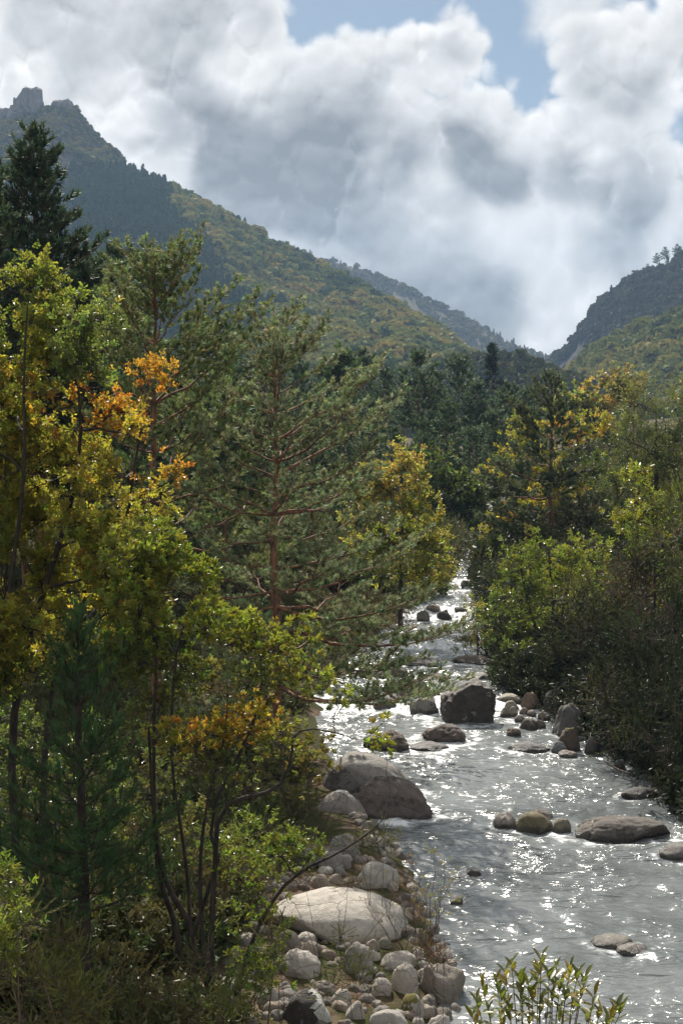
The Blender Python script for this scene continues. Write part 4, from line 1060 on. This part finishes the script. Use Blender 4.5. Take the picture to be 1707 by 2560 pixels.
rng = np.random.default_rng(22); d = 29.5; LG, LG2, LOL = (.15, .185, .03), (.22, .235, .035), (.155, .16, .045)
broadleaf('laurel_tree', 'upright evergreen tree with glossy bright green leaves beside the small dark pine',
    [(stem_up(455, d, (440, 2320), (395, 2170), (385, 1960), (388, 1720), (400, 1480)), .075, .02), (stem_up(470, d, (470, 2200), (430, 1900), (440, 1650), (480, 1500)), .05, .015)],
    [blob(x, y, rx, ry, d + rng.uniform(-.8, .8), n, c, depth=.75) for x, y, rx, ry, n, c in [(400, 1400, 75, 65, 200, [LG, LG2]), (450, 1480, 85, 75, 240, [LG, LG2]), (360, 1500, 90, 80, 240, [LG, LG2, YG]), (400, 1590, 100, 70, 220, [GRN, LG]), (520, 1570, 70, 50, 110, [LG, LG2]),
      (320, 1640, 80, 60, 120, [GRN, LG]), (470, 1660, 90, 60, 120, [GRN, LOL]), (400, 1780, 90, 80, 90, [GRN, LOL]), (330, 1400, 80, 70, 150, [YG, LG])]], ROSE, .25, rng, mat=M_GLOSS, gapt=-.3, limb_r=.03)
rng = np.random.default_rng(23); d = 28.0
broadleaf('laurel_tree', 'twisted evergreen tree with crooked black stems and sparse leaves by the boulder bar',
    [(stem_up(500, d, (478, 2440), (482, 2330), (420, 2215), (392, 2100), (380, 1960), (372, 1820)), .085, .025),
     (stem_up(505, d, (480, 2440), (490, 2310), (545, 2160), (525, 2050), (590, 1900), (640, 1790), (655, 1680), (640, 1580)), .06, .012),
     (stem_up(520, d - .4, (540, 2080), (600, 2000), (690, 1972), (728, 1900), (735, 1840), (790, 1822), (900, 1850)), .06, .008),
     (stem_up(560, d - .6, (620, 2380), (690, 2240), (760, 2175), (850, 2130), (930, 2075), (965, 2040)), .055, .007),
     (stem_up(515, d, (500, 2200), (520, 2000), (560, 1850), (570, 1720)), .05, .01)],
    [blob(x, y, rx, ry, d + rng.uniform(-.6, .6), n, c, depth=.6) for x, y, rx, ry, n, c in [(600, 1580, 75, 50, 120, [LG, LG2]), (680, 1630, 80, 55, 120, [LG, LG2]), (640, 1700, 80, 55, 80, [LG2, LOL]), (770, 1690, 50, 45, 50, [LG, LG2]), (850, 1740, 22, 20, 12, LG2), (960, 1860, 28, 26, 22, LG2), (960, 1805, 20, 12, 8, LG2),
      (740, 1590, 55, 40, 50, [LG, LG2]), (560, 1820, 120, 50, 170, [YEL, ORG, YEL]), (640, 1775, 50, 40, 60, [ORG, YEL]), (450, 1860, 80, 60, 70, [YG, YEL]), (560, 1960, 110, 70, 60, [LOL, GRN]), (720, 2110, 80, 50, 90, [GRN, LG]), (640, 2200, 80, 60, 50, [GRN, LG]), (680, 2300, 50, 60, 40, [GRN, LG]), (650, 2420, 60, 70, 90, [GRN, LG]),
      (700, 1850, 70, 50, 60, [LOL, YG]), (790, 1900, 50, 60, 50, [(.16, .12, .03), LOL])]], ROSE, .22, rng, mat=M_GLOSS, gapt=-.5, limb_r=.025, sub=9, twig_r=.005)
def mid_tree(name, label, d, stempx, blobs, T, size, seed, mat=M_LEAF, bark=M_DARK, dens=1.0, group=None, split=True, r0=.16, gapt=-.2, cat='tree', depth=1.0, twig_r=.008, gapf=.7):
    rng = np.random.default_rng(seed); top = min(b[1] for b in blobs); k = d / FPX
    cxm = np.mean([b[0] for b in blobs])
    if cat == 'tree':
        st = [(stem_up(stempx, d, ((stempx * 2 + cxm) / 3, (top + 2 * max(b[1] for b in blobs)) / 3), (cxm, top + 30)), r0, .02)]
    else:
        st = []
        for b in sorted(blobs, key=lambda q: q[1])[:5]:
            f = foot(stempx + (b[0] - stempx) * .25, d + rng.normal() * .2, -.1); e = at(b[0], b[1], d)
            st.append((np.array([f, f + (e - f) * .4 + rng.normal(size=3) * .06 * np.linalg.norm(e - f), e]), r0 * .7, r0 * .2))
    bl = []
    for (x, y, rx, ry, c) in blobs:
        nn = int(rx * ry * k * k * 15 * dens / (size * size)) + 10
        bl.append(blob(x, y, rx, ry, d + rng.uniform(-1, 1) * rx * k * .5 * depth, nn, c))
    return broadleaf(name, label, st, bl, T, size, rng, mat=mat, bark=bark, group=group, split=split, gapt=gapt, limb_r=.05, gapf=gapf, cat=cat, twig_r=twig_r)
PY, PO = (.30, .27, .08), (.36, .24, .06)
mid_tree('oak_tree', 'pale yellow oak overhanging the left edge of the far reach', 82, 1000, [(1010, 1160, 55, 50, [PO, PY]), (975, 1235, 70, 60, [PO, PY]), (1050, 1290, 60, 55, [PY, YG]), (1085, 1360, 50, 45, [PY, YG]), (1000, 1350, 80, 60, [PY, YG]), (1040, 1430, 85, 45, [PY, YG]), (1110, 1440, 38, 32, [PY]), (930, 1330, 70, 70, [PY, GRN]), (920, 1220, 60, 50, [GRN, PY])], OAK, .42, 41, split=True)
mid_tree('oak_tree', 'orange oak glowing behind the spreading pine across the stream', 113, 1400, [(1310, 1080, 55, 45, [YEL, YG]), (1400, 1075, 60, 40, [ORG, YEL, YG]), (1480, 1075, 55, 36, [ORG, YEL, YG]), (1280, 1170, 50, 50, [YEL, YG]), (1350, 1190, 80, 60, [YEL, YG]), (1460, 1160, 60, 60, [DGR, GRN]), (1330, 1300, 90, 60, [YEL, YG, ORG, YG]), (1260, 1340, 70, 50, [YG, YEL]), (1420, 1280, 90, 70, [YEL, YG]), (1230, 1400, 60, 40, [YG, YEL])], OAK, .5, 42)
mid_tree('broadleaf_tree', 'dark evergreen tree shading the bend of the stream', 128, 1110, [(1080, 1200, 70, 70, [DGR, GRN]), (1120, 1270, 70, 70, [DGR]), (1060, 1310, 60, 60, [DGR]), (1180, 1230, 60, 60, [DGR, GRN]), (1150, 1330, 70, 70, [DGR]), (1190, 1390, 60, 50, [DGR, GRN])], FARLEAF, .5, 43, split=False, dens=.8)
mid_tree('willow_tree', 'tall feathery grey green willow on the right bank', 84, 1640, [(1610, 1010, 80, 70, [(.10, .12, .05), (.14, .15, .06)]), (1660, 1090, 80, 90, [(.08, .10, .04), (.12, .13, .05)]), (1580, 1130, 70, 90, [(.10, .12, .05)]), (1700, 1000, 60, 80, [(.10, .12, .05)]), (1560, 1230, 70, 80, [(.08, .09, .035)]), (1640, 1220, 90, 90, [(.07, .08, .03)]), (1720, 1150, 70, 110, [(.07, .085, .03)])], WILLOW, .55, 44, dens=1.0, r0=.2, gapt=-.3)
mid_tree('broadleaf_tree', 'pale sunlit tree glowing in the gap beyond the spreading pine', 190, 1470, [(1440, 1010, 60, 40, [(.20, .22, .07)]), (1510, 990, 60, 40, [(.20, .20, .07), PO]), (1400, 1050, 60, 50, [(.18, .20, .06)]), (1500, 1060, 80, 50, [(.16, .18, .06)]), (1560, 960, 50, 40, [(.18, .15, .07)])], FARLEAF, .8, 45, split=False)
mid_tree('broadleaf_tree', 'small round green crown among the pines left of the stand', 150, 850, [(860, 905, 40, 32, [(.045, .075, .035)]), (840, 950, 45, 40, [(.03, .05, .025)])], FARLEAF, .6, 46, split=False)
BG1 = [(1300, 1420, 70, 50, [LG, GRN]), (1370, 1370, 70, 45, [LG, LG2]), (1440, 1370, 70, 45, [LG, LG2]), (1300, 1500, 80, 60, [LG, GRN]), (1390, 1470, 90, 60, [LG, LG2]), (1470, 1450, 70, 50, [LG, LG2]), (1250, 1570, 60, 60, [GRN, DGR]), (1340, 1580, 80, 60, [GRN, LG]), (1280, 1640, 60, 50, [DGR, GRN]), (1420, 1560, 70, 60, [GRN, LG])]
mid_tree('laurel_bush', 'bright green glossy bush leaning over the right bank beside the willow shrub', 70, 1390, BG1, LAUREL, .42, 47, mat=M_GLOSS, cat='bush')
mid_tree('laurel_bush', 'dark green low bush dipping to the water above the gravel bar', 66, 1330, [(1270, 1690, 50, 40, [DGR]), (1330, 1680, 60, 50, [DGR, GRN]), (1390, 1660, 60, 60, [DGR]), (1310, 1640, 50, 40, [DGR, GRN])], LAUREL, .36, 48, mat=M_GLOSS, cat='bush')
mid_tree('laurel_tree', 'thin evergreen with light green leaf tufts and a white bare stem on the right bank', 58, 1640, [(1575, 1190, 40, 30, [LG2]), (1610, 1260, 45, 35, [LG, LG2]), (1640, 1300, 40, 35, [LG, LG2]), (1560, 1300, 40, 30, [LG2]), (1600, 1350, 45, 40, [LG]), (1690, 1270, 50, 40, [LG, LOL]), (1680, 1450, 50, 60, [GRN, DGR])], LAUREL, .36, 49, mat=M_GLOSS, r0=.07, gapt=-.4)
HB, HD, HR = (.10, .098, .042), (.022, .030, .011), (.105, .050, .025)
def heath(name, label, d, px, blobs, seed, size=.5, dens=1.0, group=None, bark=M_TWIG, cat='bush'):
    return mid_tree(name, label, d, px, blobs, HEATH, size, seed, mat=M_HEATH, bark=bark, dens=dens, group=group, r0=.0005 * d, gapt=-.35, cat=cat, twig_r=.00013 * d)
heath('heath_bush', 'tall brownish tree heath on the right bank behind the gravel bar', 63, 1500, [(1480, 1490, 90, 60, [HB, LOL]), (1530, 1540, 90, 70, [HB, HD]), (1450, 1580, 80, 70, [HB, HD, GRN]), (1420, 1650, 80, 60, [HD, HB]), (1520, 1640, 90, 80, [HD, HB])], 51, dens=1.5)
heath('heath_bush', 'rust brown dying heath between the tall brown heath and the dark bank', 57, 1610, [(1590, 1400, 60, 60, [HR, HB]), (1610, 1480, 60, 70, [HR, HD]), (1550, 1440, 40, 40, [HB, HR])], 52, dens=1.4)
heath('heath_bush', 'olive tree heath high on the right bank', 54, 1680, [(1680, 1340, 70, 70, [LOL, HB]), (1700, 1250, 60, 60, [LOL, GRN]), (1720, 1430, 60, 80, [HB, LOL])], 53, dens=1.4)
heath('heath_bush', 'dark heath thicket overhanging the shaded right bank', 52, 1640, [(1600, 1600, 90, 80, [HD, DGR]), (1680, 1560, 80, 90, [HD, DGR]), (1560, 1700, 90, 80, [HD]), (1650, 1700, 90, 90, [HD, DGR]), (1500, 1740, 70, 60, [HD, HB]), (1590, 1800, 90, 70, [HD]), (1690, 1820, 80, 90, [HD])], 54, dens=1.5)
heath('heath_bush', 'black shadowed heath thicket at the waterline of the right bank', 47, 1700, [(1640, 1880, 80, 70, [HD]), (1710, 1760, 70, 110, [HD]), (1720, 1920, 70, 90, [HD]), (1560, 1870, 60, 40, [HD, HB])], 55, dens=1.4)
mid_tree('willow_bush', 'sparse olive willow shrub growing among rocks in the stream', 74, 1195, [(1180, 1560, 50, 35, [LOL, PY]), (1210, 1610, 50, 45, [LOL, (.10, .09, .03)]), (1150, 1600, 45, 40, [LOL]), (1220, 1670, 45, 30, [LOL, HB]), (1190, 1520, 35, 25, [PY, LOL])], SMALL, .42, 56, dens=.45, cat='bush', r0=.05, bark=M_TWIG)
mid_tree('laurel_bush', 'small dark green bush on a rock at the far reach', 98, 1178, [(1176, 1492, 22, 20, [GRN, DGR]), (1170, 1512, 18, 12, [GRN])], LAUREL, .4, 57, mat=M_GLOSS, cat='bush', r0=.04, split=False)
mid_tree('broadleaf_bush', 'yellowing bush beside the bend where the stream disappears', 112, 1230, [(1190, 1440, 45, 30, [YG, GRN]), (1240, 1460, 50, 40, [GRN, YG]), (1220, 1500, 40, 30, [GRN])], FARLEAF, .5, 58, cat='bush', split=False)
heath('heath_bush', 'brown scrub under the tall open pine at the left edge of the riffle', 66, 930, [(900, 1600, 70, 40, [HB, LOL]), (980, 1570, 50, 36, [HB, (.2, .14, .06)]), (860, 1650, 60, 40, [LOL, HB]), (800, 1680, 70, 50, [LOL, GRN])], 59, dens=1.0)

# ------------------------------------------------------------------ under-wood of the left bank
UW = [  # label, d, foot px, blobs, template, size, density, material
 ('leafy thicket in the shade behind the small dark pine', 36, 150, [(60, 1850, 110, 90, [GRN, DGR]), (180, 1900, 110, 90, [GRN, DGR, HB]), (290, 1850, 90, 90, [GRN, DGR]), (100, 2000, 120, 90, [DGR, GRN]), (260, 2010, 110, 90, [DGR, GRN, HB])], SMALL, .34, .8, M_GLOSS),
 ('tangled thicket between the small dark pine and the twisted evergreen', 34, 380, [(400, 1950, 90, 90, [GRN, HB]), (330, 2100, 100, 80, [GRN, DGR, LG]), (480, 2080, 100, 80, [GRN, HB, LOL]), (420, 2200, 110, 70, [GRN, DGR]), (560, 2120, 80, 70, [LOL, GRN])], SMALL, .32, .62, M_GLOSS),
 ('low glossy bushes under the twisted evergreen', 31, 330, [(300, 2250, 90, 70, [GRN, HR]), (400, 2320, 90, 70, [GRN, DGR]), (330, 2400, 80, 60, [DGR, GRN]), (560, 2300, 70, 60, [GRN, LOL])], SMALL, .27, .6, M_GLOSS),
 ('yellowish twiggy bush above the grey brown boulder', 41, 720, [(700, 1830, 70, 60, [(.17, .13, .03), LOL]), (760, 1880, 60, 60, [(.16, .12, .03), LOL]), (660, 1920, 70, 70, [LOL, HB]), (720, 2000, 60, 60, [HB, LOL])], SMALL, .30, .5, M_LEAF),
 ('green leafed bush on the bank above the pale cobbles', 33, 650, [(650, 2080, 80, 60, [GRN, LG]), (720, 2140, 60, 50, [GRN, LG]), (600, 2160, 70, 60, [GRN, LOL])], SMALL, .26, .55, M_GLOSS),
 ('laurel bush with fresh green tips at the low left corner', 20, 20, [(20, 2200, 50, 80, [LG, GRN]), (45, 2320, 55, 60, [LG, GRN]), (10, 2380, 50, 60, [LG])], LAUREL, .20, .8, M_GLOSS),
 ('glossy bush with pale leaf backs beside the black and white boulder', 24.5, 640, [(640, 2420, 60, 60, [GRN, LG]), (610, 2510, 70, 50, [GRN, LOL]), (690, 2360, 40, 40, [GRN, LG])], LAUREL, .19, .6, M_GLOSS)]
for k, (lab, d, fpx, bl, T, sz, dn, mt) in enumerate(UW):
    mid_tree('broadleaf_bush', lab, d, fpx, bl, T, sz, 200 + k, mat=mt, bark=M_TWIG, dens=dn, cat='bush', r0=.035, gapt=-.3, twig_r=.004, gapf=1.6)
heath('heath_bush', 'light green heath mound in the low left corner', 21, 100, [(70, 2450, 90, 70, [(.10, .12, .03), LOL]), (180, 2480, 80, 60, [(.13, .14, .025), LOL]), (100, 2540, 120, 60, [LOL, HB]), (60, 2300, 70, 60, [LOL, HB])], 60, size=.20, dens=1.5)
heath('heath_bush', 'yellow green heath beside the foot of the small pine', 24, 230, [(190, 2400, 70, 60, [(.13, .14, .025)]), (230, 2520, 80, 50, [(.12, .13, .025), LOL]), (160, 2340, 50, 50, [LOL, HB])], 61, size=.22, dens=1.2)
heath('heath_bush', 'grassy heath at the foot of the twisted evergreen', 25.5, 480, [(440, 2500, 90, 50, [LOL, GRN]), (560, 2540, 80, 40, [LOL, GRN]), (360, 2560, 80, 40, [LOL]), (520, 2390, 60, 50, [LOL, HB])], 62, size=.20, dens=.8)
heath('heath_bush', 'feathery green heather bush growing among the cobbles', 25, 860, [(860, 2400, 45, 45, [(.085, .12, .025), LOL]), (820, 2460, 55, 40, [(.08, .11, .025), LOL]), (900, 2450, 45, 40, [(.08, .10, .02), LOL]), (850, 2340, 22, 40, [LOL, HB])], 63, size=.16, dens=.75)
heath('heath_bush', 'brown dry heather at the left end of the huge slab', 27, 700, [(700, 2310, 30, 36, [HR, HB]), (680, 2340, 30, 26, [HR, LOL])], 64, size=.16, dens=.7)
heath('grass_tussock', 'dry yellow grass tussock at the water behind the cobbles', 33, 945, [(930, 2100, 40, 28, [(.22, .16, .06), HB]), (960, 2085, 34, 26, [(.20, .17, .05), LOL]), (890, 2110, 36, 22, [HR, HB])], 65, size=.22, dens=.9, cat='grass tussock')
heath('fern_clump', 'dead brown fern clump hanging over the water', 25.3, 1090, [(1070, 2380, 26, 26, [HR, (.22, .13, .06)]), (1110, 2400, 34, 24, [(.25, .15, .08), HR]), (1050, 2345, 20, 24, [HB])], 66, size=.15, dens=.9, cat='fern')
heath('heath_bush', 'brown dry scrub between the cobbles above the huge slab', 31, 820, [(760, 2200, 40, 18, [HR, HB]), (870, 2215, 40, 16, [HR, LOL]), (1000, 2235, 30, 22, [HB, HR]), (720, 2225, 34, 20, [HR, HB])], 67, size=.14, dens=.6)

# bare twiggy shrubs at the water's edge
def twig_shrub(name, label, base, tips, seed, leafcol=None, nleaf=0, r=.012, T=SMALL, size=.12):
    rng = np.random.default_rng(seed); t = thing(name, base, label, 'bush')
    P, D = [], []
    for tip in tips:
        g = Geo(); p = bend(np.asarray(base) + rng.normal(size=3) * (.08, .08, 0), tip, rng, .10, 9); g.add(*tube(p, np.linspace(r, r * .3, 9), 5))
        for i in range(3, 9):
            for _ in range(2):
                e = p[i] + unit(unit(p[i] - p[i - 1]) + rng.normal(size=3) * .55 + (0, 0, .25)) * rng.uniform(.15, .45) * (1.25 - i / 10)
                q = bend(p[i], e, rng, .12, 4); g.add(*tube(q, np.linspace(r * .35, r * .12, 4), 3)); P.append(e); D.append(e - p[i])
                for _ in range(2):
                    e2 = q[2] + unit(unit(e - p[i]) + rng.normal(size=3) * .7) * rng.uniform(.08, .2); g.add(*spikes(q[2], e2, r * .15, r * .08, rng)); P.append(e2); D.append(e2 - q[2])
        obj('stem', g.mesh('stem', True, origin=base), M_TWIG, t)
    if nleaf:
        idx = rng.choice(len(P), min(nleaf, len(P)), replace=False); c = Geo()
        foliage(c, T, np.array(P)[idx], np.array(D)[idx], size, leafcol, rng); tag(obj('crown', c.mesh('crown', origin=base, colors=True), M_LEAF, t), kind='stuff')
    return t
b = on_ground(1075, 2400)
twig_shrub('twig_shrub', 'thin upright willow shrub with few yellow leaves at the water edge', b, [at(px, py, b[1]) for px, py in ((1085, 2130), (1110, 2150), (1060, 2150), (1135, 2190), (1075, 2210), (1100, 2230), (1120, 2260))], 71, (.20, .18, .03), 60)
b = on_ground(1020, 2390)
twig_shrub('twig_shrub', 'bare branching shrub leaning in front of the huge slab', b, [at(px, py, b[1]) for px, py in ((985, 2170), (1030, 2130), (1055, 2240), (960, 2250), (915, 2260), (1010, 2250))], 72, (.16, .12, .05), 30)
b = on_ground(800, 2090)
twig_shrub('twig_shrub', 'grey leafless scrub beside the boulders of the left bank', b, [at(px, py, b[1]) for px, py in ((790, 1930), (820, 1950), (760, 1960), (850, 1990), (740, 2000), (900, 2040))], 73, (.16, .12, .05), 20)
for k, (px, py, tips) in enumerate([(1560, 1930, ((1450, 1740), (1480, 1780), (1500, 1720), (1540, 1760), (1430, 1800))), (1640, 1950, ((1600, 1780), (1560, 1820), (1660, 1790), (1620, 1850)))]):
    b = on_ground(px, py)
    twig_shrub('twig_shrub', ['dead twigs fanning out from the shaded right bank', 'dead grey brush at the foot of the dark heath thicket'][k], b, [at(x, y, b[1]) for x, y in tips], 75 + k, r=.02)
# broken branch lying on the right bank
g = Geo(); p = spline([at(1508, 1902, 50), at(1540, 1922, 49.5), at(1575, 1936, 49)], 8); g.add(*tube(p, np.linspace(.03, .05, 8), 6))
tag(obj('fallen_branch', g.mesh('fallen_branch', True), M_TWIG), 'pale broken branch slanting to the water at the right bank', 'branch')

# laurel shrub close to the viewer: every leaf a piece of its own
rng = np.random.default_rng(91); D9 = 15.0
b = np.array((at(1300, 1280, D9)[0], D9, gz(at(1300, 1280, D9)[0], D9)))
lt = thing('laurel_shrub', b, 'near evergreen shrub with upright shoots of glossy olive green leaves against the water', 'bush')
def one_leaf(seed):
    r = np.random.default_rng(seed); pr = [(0, 0), (.2, .26), (.45, .40), (.72, .32), (1, 0)]; cu = r.uniform(.1, .3)
    L = [(v, -cu * u * u + .35 * v, u) for u, v in pr]; R = [(-v, -cu * u * u + .35 * v, u) for u, v in pr[1:-1]]; M = [(0, -cu * u * u, u) for u, v in pr[1:-1]]
    V = np.array(L + R + M) * (.42, .42, 1); F = [(0, 8, 1), (0, 5, 8), (1, 8, 9), (1, 9, 2), (2, 9, 10), (2, 10, 3), (3, 10, 4), (5, 9, 8), (5, 6, 9), (6, 10, 9), (6, 7, 10), (7, 4, 10)]
    g = Geo(); g.add(V, np.array(F), [(.13, .145, .020), (.16, .15, .022), (.10, .13, .020), (.22, .16, .03), (.09, .11, .02)][seed % 5]); me = g.mesh('leaf', True, colors=True); me.materials.append(M_GLOSS); return me
LM = [one_leaf(k) for k in range(10)]
shoots = [(1190, 2500), (1205, 2470), (1240, 2455), (1262, 2425), (1278, 2408), (1250, 2480), (1300, 2445), (1320, 2460), (1345, 2415), (1352, 2395), (1330, 2480), (1372, 2430), (1390, 2420), (1400, 2455), (1425, 2425), (1445, 2430), (1462, 2445), (1455, 2470),
          (1415, 2480), (1380, 2480), (1485, 2490), (1300, 2500), (1270, 2510), (1220, 2525), (1350, 2510), (1435, 2500), (1500, 2525), (1540, 2520), (1555, 2515), (1180, 2540), (1400, 2530), (1320, 2540), (1250, 2545), (1470, 2535), (1525, 2545)]
cnt = 0; root = b + (0, 0, .2)
for k, (px, py) in enumerate(shoots):
    tip = at(px, py, D9 + rng.uniform(-.5, .5)); low = at(1330 + (px - 1330) * .8, py + 130, tip[1]); mid_ = b + (low - b) * .7 + rng.normal(size=3) * .1
    g = Geo(); p = spline([root, b + (low - b) * .35 + rng.normal(size=3) * .15, mid_, low, tip], 16); g.add(*tube(p, np.linspace(.016, .003, 16), 4))
    so = obj('stem', g.mesh('stem', True, origin=b), M_TWIG, lt)
    for q in range(8):
        if cnt >= 285: break
        u = 1 - q * .018; pp = np.array([np.interp(u, np.linspace(0, 1, 16), p[:, c]) for c in range(3)]) if q else tip
        a = q * 2.4 + rng.uniform(0, .5); inc = .40 + .14 * q + rng.normal() * .25
        dv = Vector((math.cos(a) * math.sin(inc), math.sin(a) * math.sin(inc), math.cos(inc)))
        o = bpy.data.objects.new('leaf', LM[int(rng.integers(10))]); COL.objects.link(o); o.parent = so
        o.location = tuple(pp - b); o.rotation_mode = 'QUATERNION'; o.rotation_quaternion = dv.to_track_quat('Z', 'Y'); s_ = rng.uniform(.13, .19); o.scale = (s_ * 1.2, s_, s_); cnt += 1

# ------------------------------------------------------------------ undergrowth on the banks: nobody could count it
BUSH = bpy.data.collections.new('undergrowth_library')
M_UNDER = leaf_material('undergrowth_leaf', rough=.5, trans=.25, spec=.4, tint_kind='INSTANCER')
for k in range(5):
    rng = np.random.default_rng(600 + k); g = Geo(); n = 46
    u = unit(rng.normal(size=(n, 3))) * rng.random((n, 1)) ** .4; u[:, 2] = np.abs(u[:, 2])
    P = u * (.55, .55, .75)
    T = [HEATH, SMALL, FARLEAF, HEATH, SMALL][k]
    foliage(g, T, P, u + np.array((0, 0, .6)) + rng.normal(size=P.shape) * .4, .42 if T is not FARLEAF else .3, (1, 1, 1), rng)
    g.add(*spikes(np.zeros((n, 3)), P, .010, .004, rng))
    o = bpy.data.objects.new('bush_%d' % k, g.mesh('bush_%d' % k)); o.data.materials.append(M_UNDER); BUSH.objects.link(o)
WOOD2 = wood_nodes(BUSH)
def scatter(name, label, P, size, C, seed):
    rng = np.random.default_rng(seed); n = len(P); me = bpy.data.meshes.new(name); me.vertices.add(n); me.vertices.foreach_set('co', P.astype(np.float32).ravel())
    def put(nm, typ, key, arr): at_ = me.attributes.new(nm, typ, 'POINT'); at_.data.foreach_set(key, arr.ravel())
    put('pick', 'INT', 'value', rng.integers(5, size=n).astype(np.int32))
    put('rot', 'FLOAT_VECTOR', 'vector', np.stack([rng.normal(size=n) * .1, rng.normal(size=n) * .1, rng.uniform(0, 6.3, n)], -1).astype(np.float32))
    put('siz', 'FLOAT_VECTOR', 'vector', (size[:, None] * rng.uniform(.8, 1.2, (n, 3))).astype(np.float32))
    put('Col', 'FLOAT_COLOR', 'color', np.concatenate([C, np.ones((n, 1))], 1).astype(np.float32))
    o = obj(name, me); tag(o, label, kind='stuff'); o.modifiers.new('scatter', 'NODES').node_group = WOOD2
rng = np.random.default_rng(31)
y = 20 + 200 * rng.random(60000) ** 1.6; x = (rng.random(60000) - .5) * .86 * y + rng.normal(size=60000) * 2
tl, tr = XL(y) - x, x - XR(y)
bar = (y < 60) & (tl < np.interp(y, [30, 37, 42, 60], [4.2, 4.0, 3.0, 1.2]) + .8 * vnoise(np.stack([y * .5, y * 0, y * 0], -1), 4))
ok = ((tl > .5) & ~bar) | (tr > .1)
for r in ROCKS: ok &= ~((np.abs(x - r[0]) < r[2] * .62) & (y > r[1] - r[3] * .9) & (y < r[1] + r[3] * .6))
ok &= fbm(np.stack([x * .35, y * .35, x * 0], -1), 2, 8) > -.25
x, y, tr = x[ok][:12000], y[ok][:12000], tr[ok][:12000]
P = np.stack([x, y, ground_z(x, y) - .05], -1)
C = pick_colors([(.045, .07, .02), (.09, .11, .028), (.11, .10, .038), (.10, .075, .03), (.065, .10, .026)], P, rng, 6)
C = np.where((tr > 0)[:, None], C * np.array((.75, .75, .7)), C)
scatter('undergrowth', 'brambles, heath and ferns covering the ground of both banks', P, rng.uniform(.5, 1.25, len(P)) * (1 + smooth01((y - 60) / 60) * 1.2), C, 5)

y = 36 + 90 * rng.random(9000); x = XR(y) + 9 * rng.random(9000) ** 1.3
ok = np.ones(9000, bool)
for r in ROCKS: ok &= ~((np.abs(x - r[0]) < r[2] * .6) & (y > r[1] - r[3] * .8) & (y < r[1] + r[3] * .6))
x, y = x[ok][:3200], y[ok][:3200]; P = np.stack([x, y, ground_z(x, y) - .05], -1)
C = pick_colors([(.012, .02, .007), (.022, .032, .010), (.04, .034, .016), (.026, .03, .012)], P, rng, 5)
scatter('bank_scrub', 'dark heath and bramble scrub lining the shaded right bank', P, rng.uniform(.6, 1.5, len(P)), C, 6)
